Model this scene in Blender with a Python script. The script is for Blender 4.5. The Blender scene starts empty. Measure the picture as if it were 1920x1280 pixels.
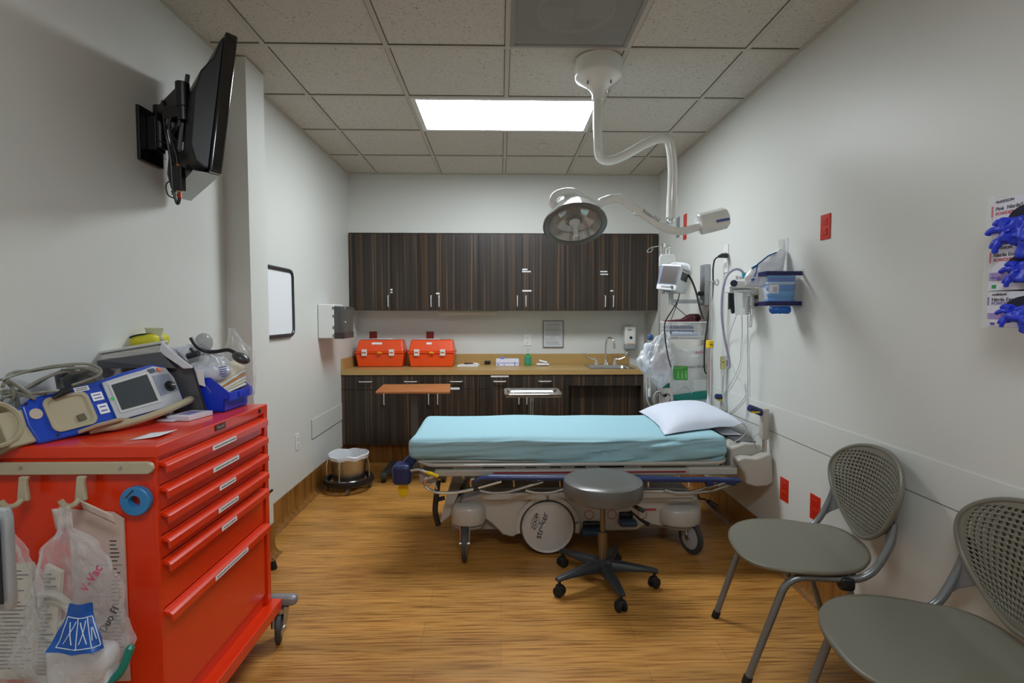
import bpy, bmesh, math, random
from math import sin, cos, pi, radians, atan2, sqrt
from mathutils import Vector, Matrix, Euler, noise
random.seed(7)
SC = bpy.context.scene
COL = SC.collection
V = Vector

# ---------------------------------------------------------------- camera
CAM_F, CAM_P, CAM_Y, CAM_H = 985.0, radians(2.91), radians(1.25), 1.39
cam = bpy.data.cameras.new('camera')
cam.sensor_fit = 'HORIZONTAL'; cam.sensor_width = 36.0
cam.lens = CAM_F * 36.0 / 1920.0
cam.clip_start = 0.05
cam_o = bpy.data.objects.new('camera', cam); COL.objects.link(cam_o)
cam_o.location = (0, 0, CAM_H)
cam_o.rotation_euler = (pi/2 - CAM_P, 0, -CAM_Y)
SC.camera = cam_o

# ---------------------------------------------------------------- light, exposure
SC.view_settings.view_transform = 'Standard'
SC.view_settings.look = 'None'
SC.view_settings.gamma = 1.0
SC.view_settings.use_curve_mapping = False
SC.view_settings.exposure = 0.2
PANEL_STRENGTH = 25.0
w = bpy.data.worlds.new('world'); SC.world = w; w.use_nodes = True
w.node_tree.nodes['Background'].inputs[0].default_value = (0.8, 0.85, 0.9, 1)
w.node_tree.nodes['Background'].inputs[1].default_value = 0.25

_F = V((sin(CAM_Y)*cos(CAM_P), cos(CAM_Y)*cos(CAM_P), -sin(CAM_P)))
_A = V((cos(CAM_Y), -sin(CAM_Y), 0)); _U = _A.cross(_F)
def at(px, py, ax, val):
    """point in the room at a known distance (plane ax=val) seen at this place of the photo"""
    r = _F + (px-960)/CAM_F*_A - (py-640)/CAM_F*_U
    c = V((0, 0, CAM_H)); i = 'xyz'.index(ax)
    return c + r*((val-c[i])/r[i])

# ---------------------------------------------------------------- materials
def lin(h):
    if isinstance(h, str):
        h = h.lstrip('#'); c = [int(h[i:i+2], 16)/255 for i in (0, 2, 4)]
    else: c = [x/255 for x in h]
    return tuple([(x/12.92 if x <= .04045 else ((x+.055)/1.055)**2.4) for x in c] + [1.0])
MATS = {}
def mat(name, col, rough=.5, metal=0, spec=.5, coat=0, alpha=1, trans=0, emit=None, es=0, bump=0, bscale=40, vary=0, vscale=5):
    if name in MATS: return MATS[name]
    m = bpy.data.materials.new(name); m.use_nodes = True
    nt = m.node_tree; b = nt.nodes['Principled BSDF']
    b.inputs['Base Color'].default_value = lin(col)
    b.inputs['Roughness'].default_value = rough
    b.inputs['Metallic'].default_value = metal
    b.inputs['Specular IOR Level'].default_value = spec
    b.inputs['Coat Weight'].default_value = coat
    b.inputs['Alpha'].default_value = alpha
    b.inputs['Transmission Weight'].default_value = trans
    if emit: b.inputs['Emission Color'].default_value = lin(emit); b.inputs['Emission Strength'].default_value = es
    if bump or vary:
        tc = nt.nodes.new('ShaderNodeTexCoord'); n = nt.nodes.new('ShaderNodeTexNoise')
        n.inputs['Scale'].default_value = bscale if bump else vscale; n.inputs['Detail'].default_value = 4
        nt.links.new(tc.outputs['Object'], n.inputs['Vector'])
        if bump:
            bp = nt.nodes.new('ShaderNodeBump'); bp.inputs['Strength'].default_value = bump; bp.inputs['Distance'].default_value = .01
            nt.links.new(n.outputs['Fac'], bp.inputs['Height']); nt.links.new(bp.outputs[0], b.inputs['Normal'])
        if vary:
            n2 = nt.nodes.new('ShaderNodeTexNoise'); n2.inputs['Scale'].default_value = vscale; n2.inputs['Detail'].default_value = 3
            nt.links.new(tc.outputs['Object'], n2.inputs['Vector'])
            mx = nt.nodes.new('ShaderNodeMixRGB'); c = lin(col)
            mx.inputs[1].default_value = tuple([x*(1-vary) for x in c[:3]]+[1]); mx.inputs[2].default_value = tuple([min(1, x*(1+vary)) for x in c[:3]]+[1])
            nt.links.new(n2.outputs['Fac'], mx.inputs[0]); nt.links.new(mx.outputs[0], b.inputs['Base Color'])
    MATS[name] = m
    return m

def ramp_mat(name, scale, stops, rough=.5, detail=3, nscale=1, bump=0, spec=.5, second=None, coat=0):
    """stretched noise (wood grain and the like) through a colour ramp"""
    m = bpy.data.materials.new(name); m.use_nodes = True
    nt = m.node_tree; b = nt.nodes['Principled BSDF']
    b.inputs['Roughness'].default_value = rough; b.inputs['Specular IOR Level'].default_value = spec; b.inputs['Coat Weight'].default_value = coat
    tc = nt.nodes.new('ShaderNodeTexCoord'); mp = nt.nodes.new('ShaderNodeMapping'); mp.inputs['Scale'].default_value = scale
    n = nt.nodes.new('ShaderNodeTexNoise'); n.inputs['Scale'].default_value = nscale; n.inputs['Detail'].default_value = detail
    r = nt.nodes.new('ShaderNodeValToRGB')
    while len(r.color_ramp.elements) < len(stops): r.color_ramp.elements.new(.5)
    for e, (p, c) in zip(r.color_ramp.elements, stops): e.position = p; e.color = lin(c)
    nt.links.new(tc.outputs['Object'], mp.inputs[0]); nt.links.new(mp.outputs[0], n.inputs['Vector'])
    nt.links.new(n.outputs['Fac'], r.inputs[0])
    out = r.outputs[0]
    if second:
        sc2, lo, hi = second
        mp2 = nt.nodes.new('ShaderNodeMapping'); mp2.inputs['Scale'].default_value = sc2
        n2 = nt.nodes.new('ShaderNodeTexNoise'); n2.inputs['Scale'].default_value = 1; n2.inputs['Detail'].default_value = 2
        mr = nt.nodes.new('ShaderNodeMapRange'); mr.inputs[1].default_value = .35; mr.inputs[2].default_value = .65; mr.inputs[3].default_value = lo; mr.inputs[4].default_value = hi
        mx = nt.nodes.new('ShaderNodeVectorMath'); mx.operation = 'SCALE'
        nt.links.new(tc.outputs['Object'], mp2.inputs[0]); nt.links.new(mp2.outputs[0], n2.inputs['Vector'])
        nt.links.new(n2.outputs['Fac'], mr.inputs[0]); nt.links.new(out, mx.inputs[0]); nt.links.new(mr.outputs[0], mx.inputs['Scale'])
        out = mx.outputs[0]
    nt.links.new(out, b.inputs['Base Color'])
    if bump:
        bp = nt.nodes.new('ShaderNodeBump'); bp.inputs['Strength'].default_value = bump; bp.inputs['Distance'].default_value = .003
        nt.links.new(n.outputs['Fac'], bp.inputs['Height']); nt.links.new(bp.outputs[0], b.inputs['Normal'])
    MATS[name] = m
    return m

WALL = mat('wall_paint', '#d1d3cd', .42, spec=.35, bump=.04, bscale=220)
WALLPANEL = mat('wall_guard', '#d2d4ce', .38, spec=.4)
WOOD = ramp_mat('zebra_laminate', (48, 7, .35), [(.34, '#282420'), (.46, '#322c26'), (.56, '#382f28'), (.63, '#634b34'), (.69, '#40352b')], .34, detail=2.2, second=((9, 3, .3), .78, 1.18), spec=.4)
COUNTER = mat('tan_laminate', '#b2925a', .32, spec=.45, vary=.05, vscale=9)
CHROME = mat('chrome', '#d8d8d8', .12, 1)
STEEL = mat('brushed_steel', '#b9b8b4', .28, 1)
SILVER = mat('silver_paint', '#a9adb0', .35, .5)
BLACK = mat('black_plastic', '#17181a', .4)
DBLACK = mat('black_rubber', '#111112', .65)
WHITE = mat('white_plastic', '#dfe0dc', .35)
PAPER = mat('white_paper', '#e6e6e8', .6)
LABEL = mat('label_tape', '#e9e9ea', .5)
INK = mat('ink', '#3a3a40', .6)
INKB = mat('blue_ink', '#4650a8', .6)
REDPL = mat('red_outlet_plate', '#c22a17', .35)
BRED = mat('dark_red_plate', '#8c1c14', .35)
BEDGREY = mat('stretcher_plastic', '#b5b2a8', .3, coat=.15)
NAVY = mat('navy_plastic', '#1c2d5a', .35)
YELLOW = mat('yellow_plastic', '#e8c414', .4)
LAMPW = mat('lamp_enamel', '#e6eae6', .16, coat=.5)
CLEAR = mat('clear_acrylic', '#eef2f2', .08, alpha=.09)
def plastic_film(name, col='#eef0f2', a=.3, rough=.16, bump=.6, bs=28):
    m = mat(name, col, rough, spec=.8, alpha=a, bump=bump, bscale=bs)
    nt = m.node_tree; b = nt.nodes['Principled BSDF']
    lw = nt.nodes.new('ShaderNodeLayerWeight'); lw.inputs[0].default_value = .45
    mr = nt.nodes.new('ShaderNodeMapRange'); mr.inputs[3].default_value = a; mr.inputs[4].default_value = min(1, a+.45)
    nt.links.new(lw.outputs['Facing'], mr.inputs[0]); nt.links.new(mr.outputs[0], b.inputs['Alpha'])
    return m
FILM = plastic_film('plastic_film', a=.13, rough=.1, bump=.9)
FILMW = plastic_film('cloudy_film', '#e6e9ec', .5, .25)

# ---------------------------------------------------------------- mesh helpers
def rounded(pts, r, n=5):
    """polyline with its inner corners rounded"""
    pts = [V(p) for p in pts]; out = [pts[0]]
    for i in range(1, len(pts)-1):
        a, b, c = pts[i-1], pts[i], pts[i+1]
        rr = r[i] if isinstance(r, (list, tuple)) else r
        d1 = min(rr, (a-b).length*.49); d2 = min(rr, (c-b).length*.49)
        p = b+(a-b).normalized()*d1; q = b+(c-b).normalized()*d2
        for k in range(n+1):
            t = k/n; out.append(p*(1-t)**2+b*2*t*(1-t)+q*t*t)
    out.append(pts[-1]); return out
def spline(pts, n=6, closed=False):
    pts = [V(p) for p in pts]; out = []; m = len(pts)
    rng = range(m) if closed else range(m-1)
    for i in rng:
        g = (lambda k: pts[k % m]) if closed else (lambda k: pts[max(0, min(m-1, k))])
        p0, p1, p2, p3 = g(i-1), g(i), g(i+1), g(i+2)
        for k in range(n):
            t = k/n
            out.append(.5*((2*p1)+(p2-p0)*t+(2*p0-5*p1+4*p2-p3)*t*t+(3*p1-p0-3*p2+p3)*t**3))
    if not closed: out.append(pts[-1])
    return out
class MB:
    def __init__(s): s.v = []; s.f = []; s.m = []; s.mi = 0
    def add(s, vs, fs):
        o = len(s.v); s.v += [V(p) for p in vs]; s.f += [tuple(i+o for i in f) for f in fs]; s.m += [s.mi]*len(fs); return s
    def box(s, c, d, R=None):
        c = V(c); h = V(d)/2
        vs = [V((x*h.x, y*h.y, z*h.z)) for z in (-1, 1) for y in (-1, 1) for x in (-1, 1)]
        if R is not None: vs = [R @ p for p in vs]
        return s.add([p+c for p in vs], [(0, 2, 3, 1), (4, 5, 7, 6), (0, 1, 5, 4), (2, 6, 7, 3), (0, 4, 6, 2), (1, 3, 7, 5)])
    def bx(s, x0, x1, y0, y1, z0, z1): return s.box(((x0+x1)/2, (y0+y1)/2, (z0+z1)/2), (abs(x1-x0), abs(y1-y0), abs(z1-z0)))
    def tube(s, pts, r, n=10, closed=False, cap=True):
        pts = [V(p) for p in pts]; m = len(pts); vs = []
        rs = r if isinstance(r, (list, tuple)) else [r]*m
        t0 = (pts[1]-pts[0]).normalized(); u = t0.orthogonal().normalized()
        for i in range(m):
            if closed: t = (pts[(i+1) % m]-pts[i-1])
            else: t = pts[min(i+1, m-1)]-pts[max(i-1, 0)]
            if t.length < 1e-9: t = t0.copy()
            t.normalize(); u = (u-t*u.dot(t)); u = u.normalized() if u.length > 1e-6 else t.orthogonal().normalized()
            w_ = t.cross(u); t0 = t
            vs += [pts[i]+(u*cos(2*pi*k/n)+w_*sin(2*pi*k/n))*rs[i] for k in range(n)]
        fs = []
        for i in range(m if closed else m-1):
            a, b = i*n, ((i+1) % m)*n
            fs += [(a+k, a+(k+1) % n, b+(k+1) % n, b+k) for k in range(n)]
        if cap and not closed: fs += [tuple(reversed(range(n))), tuple(range((m-1)*n, m*n))]
        return s.add(vs, fs)
    def cyl(s, p0, p1, r0, r1=None, n=24): return s.tube([p0, p1], [r0, r0 if r1 is None else r1], n)
    def lathe(s, prof, c=(0, 0, 0), ax=(0, 0, 1), n=32, sx=1, sy=1):
        q = V((0, 0, 1)).rotation_difference(V(ax)).to_matrix(); c = V(c); vs = []
        for r, z in prof: vs += [c+q @ V((max(r, 1e-5)*cos(2*pi*k/n)*sx, max(r, 1e-5)*sin(2*pi*k/n)*sy, z)) for k in range(n)]
        fs = []
        for i in range(len(prof)-1):
            a, b = i*n, (i+1)*n; fs += [(a+k, a+(k+1) % n, b+(k+1) % n, b+k) for k in range(n)]
        if prof[0][0] > 1e-4: fs.append(tuple(reversed(range(n))))
        if prof[-1][0] > 1e-4: fs.append(tuple(range((len(prof)-1)*n, len(prof)*n)))
        return s.add(vs, fs)
    def openlathe(s, prof, c=(0, 0, 0), ax=(0, 0, 1), n=32, sx=1, sy=1):
        m = MB().lathe(prof, c, ax, n, sx, sy)
        return s.add(m.v, [f for f in m.f if len(f) == 4])
    def prism(s, poly, w_):
        """3-D polygon pushed along w_"""
        poly = [V(p) for p in poly]; w_ = V(w_); n = len(poly)
        return s.add(poly+[p+w_ for p in poly], [tuple(reversed(range(n))), tuple(range(n, 2*n))]+[(i, (i+1) % n, (i+1) % n+n, i+n) for i in range(n)])
    def grid(s, fn, nu, nv, wrap=False):
        vs = [fn(i/nu, j/nv) for j in range(nv+1) for i in range(nu+(0 if wrap else 1))]
        k = nu if wrap else nu+1
        fs = [(j*k+i, j*k+(i+1) % k, (j+1)*k+(i+1) % k, (j+1)*k+i) for j in range(nv) for i in range(nu)]
        return s.add(vs, fs)
    def ell(s, c, r, n=20, m=12, R=None):
        c = V(c)
        def f(u, v):
            p = V((r[0]*cos(2*pi*u)*sin(pi*v), r[1]*sin(2*pi*u)*sin(pi*v), -r[2]*cos(pi*v)))
            return c+(R @ p if R is not None else p)
        return s.grid(f, n, m, True)
    def rbox(s, c, d, r, n=6, fn=None, seg=None):
        """soft rounded box with dense faces; fn may move each point"""
        h = V(d)/2; c = V(c); bm = bmesh.new()
        sg = seg or (n, n, n)
        core = V([max(h[i]-r, 0) for i in range(3)])
        def spread(k, i):  # denser at the rounded rims
            t = k/sg[i]*2-1; return math.copysign(abs(t)**.7, t)*h[i]
        key = {}; vs = []; fs = []
        def vid(p):
            kk = (round(p[0], 6), round(p[1], 6), round(p[2], 6))
            if kk not in key:
                q = V(p); co = V([max(-core[i], min(core[i], q[i])) for i in range(3)]); dd = q-co
                o = co+dd.normalized()*r if dd.length > 1e-9 else q
                if fn: o = fn(o, q)
                key[kk] = len(vs); vs.append(o+c)
            return key[kk]
        for a in range(3):
            b_, c_ = (a+1) % 3, (a+2) % 3
            for sgn in (-1, 1):
                for i in range(sg[b_]):
                    for j in range(sg[c_]):
                        q = []
                        for (di, dj) in ((0, 0), (1, 0), (1, 1), (0, 1)):
                            p = [0, 0, 0]; p[a] = sgn*h[a]; p[b_] = spread(i+di, b_); p[c_] = spread(j+dj, c_); q.append(vid(p))
                        fs.append(tuple(q if sgn > 0 else reversed(q)))
        bm.free()
        return s.add(vs, fs)
    def ring(s, c, R, r, ax=(0, 0, 1), n=40, m=10, sx=1, sy=1):
        q = V((0, 0, 1)).rotation_difference(V(ax)).to_matrix(); c = V(c)
        return s.tube([c+q @ V((R*sx*cos(2*pi*k/n), R*sy*sin(2*pi*k/n), 0)) for k in range(n)], r, m, closed=True)
def wpos(o):
    p = V((0, 0, 0))
    while o: p += o.location; o = o.parent
    return p
def obj(name, mb, m, parent=None, bev=0, smooth=35, label=None, sub=0, solid=0, recenter=True, bseg=2):
    """one mesh object; a child keeps its parent's origin, a top-level one stands on its own base"""
    me = bpy.data.meshes.new(name)
    if parent: off = wpos(parent)
    elif recenter:
        xs = [p.x for p in mb.v]; ys = [p.y for p in mb.v]; zs = [p.z for p in mb.v]
        off = V(((min(xs)+max(xs))/2, (min(ys)+max(ys))/2, min(zs)))
    else: off = V((0, 0, 0))
    me.from_pydata([p-off for p in mb.v], [], mb.f); me.update()
    ms = m if isinstance(m, (list, tuple)) else [m]
    for x in ms: me.materials.append(x)
    for p, i in zip(me.polygons, mb.m): p.material_index = i
    bm = bmesh.new(); bm.from_mesh(me); bmesh.ops.remove_doubles(bm, verts=bm.verts, dist=1e-6)
    bmesh.ops.recalc_face_normals(bm, faces=bm.faces); bm.to_mesh(me); bm.free()
    if smooth:
        me.shade_smooth(); me.set_sharp_from_angle(angle=radians(smooth))
    o = bpy.data.objects.new(name, me); COL.objects.link(o)
    if parent: o.parent = parent
    else: o.location = off
    if solid: md = o.modifiers.new('solidify', 'SOLIDIFY'); md.thickness = solid; md.offset = 0
    if bev: md = o.modifiers.new('bevel', 'BEVEL'); md.width = bev; md.segments = bseg; md.limit_method = 'ANGLE'; md.angle_limit = radians(40); md.harden_normals = True
    if sub: md = o.modifiers.new('subsurf', 'SUBSURF'); md.levels = sub; md.render_levels = sub
    if label: o['label'] = label
    return o
def tag(o, label, cat, group=None, kind=None):
    o['label'] = label; o['category'] = cat
    if group: o['group'] = group
    if kind: o['kind'] = kind
    return o
def thing(name, label, cat, loc=(0, 0, 0), group=None):
    o = bpy.data.objects.new(name, None); COL.objects.link(o); o.location = loc; o.empty_display_size = .05
    return tag(o, label, cat, group)
def single(name, mb, m, label, cat, group=None, **k): return tag(obj(name, mb, m, **k), label, cat, group)
def struct(name, mb, m, **k):
    o = obj(name, mb, m, recenter=False, **k); o['kind'] = 'structure'; return o
def copy_tree(o, parent=None):
    c = o.copy(); COL.objects.link(c); c.parent = parent
    for ch in [x for x in bpy.data.objects if x.parent == o]: copy_tree(ch, c)
    return c
def text(name, s, size, org, u, v, m, parent, ext=.0008, align='CENTER', label=None):
    """lettering laid on a surface: u runs along the line, v up"""
    cu = bpy.data.curves.new(name, 'FONT'); cu.body = s; cu.size = size; cu.extrude = ext; cu.align_x = align; cu.align_y = 'CENTER'
    tmp = bpy.data.objects.new(name, cu); COL.objects.link(tmp)
    me = bpy.data.meshes.new_from_object(tmp); COL.objects.unlink(tmp); bpy.data.objects.remove(tmp)
    u = V(u).normalized(); v = V(v); n = u.cross(v).normalized(); v = n.cross(u)
    M = Matrix((u, v, n)).transposed(); off = wpos(parent) if parent else V((0, 0, 0))
    for p in me.vertices: p.co = V(org)+M @ p.co-off
    me.materials.clear(); me.materials.append(m)
    o = bpy.data.objects.new(name, me); COL.objects.link(o); o.parent = parent
    if label: o['label'] = label
    return o

# ---------------------------------------------------------------- the room
XL, XR, YB, YS, ZC = -1.46, 1.54, 5.42, 5.13, 2.734
YN = -1.6; T = .6096; GX = .037; GY = 4.55
# floor: bamboo-look sheet in long boards
def floor_mat():
    m = ramp_mat('bamboo_vinyl', (4.2, 95, 1), [(.27, '#7c5324'), (.40, '#a06c2f'), (.50, '#b98440'), (.62, '#c4924c'), (.74, '#a8763b')], .34, detail=5, nscale=1, bump=.12, second=((1.1, 9, 1), .84, 1.14), spec=.45)
    nt = m.node_tree; b = nt.nodes['Principled BSDF']
    tc = nt.nodes['Texture Coordinate']
    br = nt.nodes.new('ShaderNodeTexBrick'); br.inputs['Scale'].default_value = 1
    br.inputs['Brick Width'].default_value = .92; br.inputs['Row Height'].default_value = .155; br.inputs['Mortar Size'].default_value = .0012
    br.inputs['Color1'].default_value = (.93, .93, .93, 1); br.inputs['Color2'].default_value = (1.07, 1.05, 1.02, 1); br.inputs['Mortar'].default_value = (.72, .68, .62, 1)
    br.offset = .37
    nt.links.new(tc.outputs['Object'], br.inputs['Vector'])
    src = b.inputs['Base Color'].links[0].from_socket
    mx = nt.nodes.new('ShaderNodeVectorMath'); mx.operation = 'MULTIPLY'
    nt.links.new(src, mx.inputs[0]); nt.links.new(br.outputs['Color'], mx.inputs[1]); nt.links.new(mx.outputs[0], b.inputs['Base Color'])
    return m
FLOOR = floor_mat()
BASE = ramp_mat('bamboo_base', (40, 40, 2), [(.3, '#644019'), (.5, '#8a5c28'), (.7, '#9c6c33')], .35, detail=4)
struct('floor', MB().bx(XL-.15, XR+.1, YN, YB+.1, -.1, 0), FLOOR)
struct('wall_left', MB().bx(XL-.12, XL, YN, YB, 0, ZC+.1), WALL)
struct('wall_right', MB().bx(XR, XR+.12, YN, YB, 0, ZC+.1), WALL)
struct('wall_back', MB().bx(XL-.12, XR+.12, YB, YB+.12, 0, ZC+.1), WALL)
struct('wall_soffit', MB().bx(XL, XR, YS, YB, 2.178, ZC), WALL)
struct('wall_pillar', MB().bx(XL, -1.33, 2.84, 3.05, 0, ZC), WALL)
# the near end: a wall with the doorway the photographer stands beside
struct('wall_front', MB().bx(XL-.12, -.5, YN-.12, YN, 0, ZC).bx(.6, XR+.12, YN-.12, YN, 0, ZC).bx(-.5, .6, YN-.12, YN, 2.1, ZC), WALL)
# ceiling tiles and their grid
def tile_mat():
    m = mat('ceiling_tile', '#b4b0a6', .85, spec=.15)
    nt = m.node_tree; b = nt.nodes['Principled BSDF']; tc = nt.nodes.new('ShaderNodeTexCoord')
    n = nt.nodes.new('ShaderNodeTexNoise'); n.inputs['Scale'].default_value = 95; n.inputs['Detail'].default_value = 5; n.inputs['Distortion'].default_value = 1.6
    r = nt.nodes.new('ShaderNodeValToRGB'); r.color_ramp.elements[0].position = .34; r.color_ramp.elements[0].color = lin('#8d897e')
    r.color_ramp.elements[1].position = .41; r.color_ramp.elements[1].color = lin('#cdcac1')
    nt.links.new(tc.outputs['Object'], n.inputs['Vector']); nt.links.new(n.outputs['Fac'], r.inputs[0]); nt.links.new(r.outputs[0], b.inputs['Base Color'])
    bp = nt.nodes.new('ShaderNodeBump'); bp.inputs['Strength'].default_value = .35; bp.inputs['Distance'].default_value = .004
    nt.links.new(n.outputs['Fac'], bp.inputs['Height']); nt.links.new(bp.outputs[0], b.inputs['Normal'])
    return m
TILE = tile_mat()
GRIDM = mat('ceiling_grid', '#bdbab0', .5)
LIGHTS = [(0, 3.94-T), (0, .29)]          # first column line and nearer edge of each 2 x 1 panel
VENT = (0, 2.11)
holes = [(GX-T, GX+T, 3.94-T, 3.94), (GX-T, GX+T, 3.94-7*T, 3.94-6*T), (GX, GX+T, 2.72-T, 2.72)]
ceil = MB(); xs = [XL]+[GX+i*T for i in range(-2, 3)]+[XR]
ys = [YB]+[GY-i*T for i in range(0, 11)]; ys = [y for y in ys if y > YN]+[YN]
for i in range(len(xs)-1):
    for j in range(len(ys)-1):
        cx, cy = (xs[i]+xs[i+1])/2, (ys[j]+ys[j+1])/2
        if any(a < cx < b and c < cy < d for a, b, c, d in holes): continue
        ceil.bx(xs[i]+.004, xs[i+1]-.004, ys[j+1]+.004, ys[j]-.004, ZC+.006, ZC+.03)
ceil.bx(XL-.12, XR+.12, YN-.1, YB+.1, ZC+.16, ZC+.22)
ceil.mi = 0
struct('ceiling', ceil, TILE)
g = MB()
def bar(x0, x1, y0, y1):
    g.bx(x0, x1, y0, y1, ZC, ZC+.007)
for x in xs[1:-1]:
    segs = [(YN, YS)]
    if abs(x-GX) < .01: segs = [(YN, 3.94-7*T), (3.94-6*T, 3.94-T), (3.94, YS)]
    for a, b in segs: bar(x-.012, x+.012, a, b)
for y in ys[1:-1]: g.bx(XL, XR, y-.012, y+.012, ZC-.0004, ZC+.0066)
g.bx(XL, XL+.022, YN, YS, ZC-.0008, ZC+.006); g.bx(XR-.022, XR, YN, YS, ZC-.0008, ZC+.006); g.bx(XL, XR, YS-.022, YS, ZC-.0012, ZC+.005)
struct('trim_1', g, GRIDM)
g = MB()
for x in xs[1:-1]:
    for a, b in ([(YN, 3.94-7*T), (3.94-6*T, 3.94-T), (3.94, YS)] if abs(x-GX) < .01 else [(YN, YS)]): g.bx(x-.0155, x+.0155, a, b, ZC+.0035, ZC+.0058)
for y in ys[1:-1]: g.bx(XL, XR, y-.0165, y+.0165, ZC+.0032, ZC+.0055)
struct('trim_7', g, mat('grid_shadow_gap', '#57544b', .8))  # dark strips painted in for the shadow gaps along the tile edges
# cove base
def cove(name, p0, p1, nrm, h=.178):
    n = V(nrm); prof = [(0.0, h), (.006, h), (.006, .05)]+[(.006+.04*(1-cos(a)), .05-.047*sin(a)) for a in (pi/8, pi/4, 3*pi/8, pi/2)]+[(.05, 0.001), (0, .001)]
    poly = [V(p0)+n*a+V((0, 0, b)) for a, b in prof]
    return struct(name, MB().prism(poly, V(p1)-V(p0)), BASE, smooth=50)
cove('baseboard_left', (XL, 3.05, 0), (XL, 4.88, 0), (1, 0, 0))
cove('baseboard_left_near', (XL, YN, 0), (XL, 2.84, 0), (1, 0, 0))
cove('baseboard_right', (XR, YN, 0), (XR, YB, 0), (-1, 0, 0))
cove('baseboard_pillar', (-1.33, 2.84, 0), (-1.33, 3.05, 0), (1, 0, 0))
# wall guard sheets (their joints show as thin lines)
GAPM = mat('joint_line', '#73746f', .7)
struct('trim_2', MB().bx(XR-.004, XR, YN, 5.3, .18, .728).bx(XR-.004, XR, YN, 5.3, .732, .875), WALLPANEL)
struct('trim_3', MB().bx(XR-.0045, XR-.001, YN, 5.3, .728, .732), GAPM)
struct('trim_4', MB().bx(XL, XL+.004, 4.05, 4.84, .43, .578), WALLPANEL)
struct('trim_5', MB().bx(XL, XL+.0045, 4.05, 4.84, .426, .43).bx(XL, XL+.003, 4.046, 4.05, .43, .578), GAPM)
# pressed vinyl toe space under the base cabinets
struct('trim_6', MB().bx(XL, 1.33, 4.93, 4.95, 0, .19), BASE)

# light panels
EM = mat('light_diffuser', '#ffffff', .5, emit='#f0f7fe', es=PANEL_STRENGTH)
EM2 = mat('light_diffuser_dim', '#ffffff', .5, emit='#f0f7fe', es=PANEL_STRENGTH*.7)
def light_panel(y0, label, em):
    t = thing('ceiling_light', label, 'ceiling light', (GX, y0+T/2, ZC-.002), 'recessed light panels')
    x0, x1, y1 = GX-T+.012, GX+T-.012, y0+T-.012; y0 += .012
    f = MB(); b = .03
    f.bx(x0, x1, y0, y0+b, ZC-.002, ZC+.03).bx(x0, x1, y1-b, y1, ZC-.002, ZC+.03).bx(x0, x0+b, y0+b, y1-b, ZC-.002, ZC+.03).bx(x1-b, x1, y0+b, y1-b, ZC-.002, ZC+.03)
    obj('frame', f, WHITE, t)
    obj('diffuser', MB().bx(x0+b, x1-b, y0+b, y1-b, ZC+.006, ZC+.012), em, t)
light_panel(3.94-T, 'bright rectangular light panel in the ceiling above the stretcher', EM)
light_panel(3.94-7*T, 'light panel in the ceiling nearest the doorway, behind the air vent', EM2)
# air vent: perforated face with the louvre showing faintly behind
t = thing('ceiling_vent', 'grey perforated square air vent set in the ceiling grid', 'air vent', (GX+T/2, 2.72-T/2, ZC))
def vent_mat():
    m = mat('perforated_grey', '#a3a5a1', .5)
    nt = m.node_tree; b = nt.nodes['Principled BSDF']; tc = nt.nodes.new('ShaderNodeTexCoord')
    vo = nt.nodes.new('ShaderNodeTexVoronoi'); vo.voronoi_dimensions = '2D'; vo.inputs['Scale'].default_value = 150; vo.inputs['Randomness'].default_value = 0
    mr = nt.nodes.new('ShaderNodeMapRange'); mr.inputs[1].default_value = .30; mr.inputs[2].default_value = .36; mr.inputs[3].default_value = .0; mr.inputs[4].default_value = 1
    nt.links.new(tc.outputs['Object'], vo.inputs['Vector']); nt.links.new(vo.outputs['Distance'], mr.inputs[0]); nt.links.new(mr.outputs[0], b.inputs['Alpha'])
    return m
x0, x1, y0, y1 = GX+.012, GX+T-.012, 2.72-T+.012, 2.72-.012
fr = MB().bx(x0, x1, y0, y0+.02, ZC-.003, ZC+.02).bx(x0, x1, y1-.02, y1, ZC-.003, ZC+.02).bx(x0, x0+.02, y0+.02, y1-.02, ZC-.003, ZC+.02).bx(x1-.02, x1, y0+.02, y1-.02, ZC-.003, ZC+.02)
obj('frame', fr, mat('vent_frame', '#8f8f89', .5), t)
obj('perforated_face', MB().bx(x0+.02, x1-.02, y0+.02, y1-.02, ZC+.001, ZC+.003), vent_mat(), t)
VD = mat('duct_dark', '#3a3c3a', .6); vb = MB().bx(x0, x1, y0, y1, ZC+.12, ZC+.13).bx(x0, x0+.004, y0, y1, ZC+.02, ZC+.12).bx(x1-.004, x1, y0, y1, ZC+.02, ZC+.12).bx(x0, x1, y1-.004, y1, ZC+.02, ZC+.12).bx(x0, x1, y0, y0+.004, ZC+.02, ZC+.12)
obj('backing', vb, VD, t)
dm = MB(); cx, cy = GX+T/2, 2.72-T/2+.02
dm.ring((cx, cy, ZC+.022), .17, .008)
for a in range(-3, 4):
    dm.bx(cx-.15, cx-.01, cy+a*.022-.003+.05, cy+a*.022+.003+.05, ZC+.012, ZC+.03); dm.bx(cx+.01, cx+.15, cy+a*.022-.003-.03, cy+a*.022+.003-.03, ZC+.012, ZC+.03)
obj('damper', dm, mat('damper_metal', '#e2e2de', .5), t)
p = at(1019, 272, 'z', ZC)
single('sprinkler_cover', MB().lathe([(0, -.006), (.032, -.006), (.036, -.003), (.036, .006)], (p.x, p.y, ZC)), mat('ceiling_white', '#c9c7bf', .5), 'small round white sprinkler cover in the ceiling beyond the light panel', 'sprinkler cover')
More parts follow.
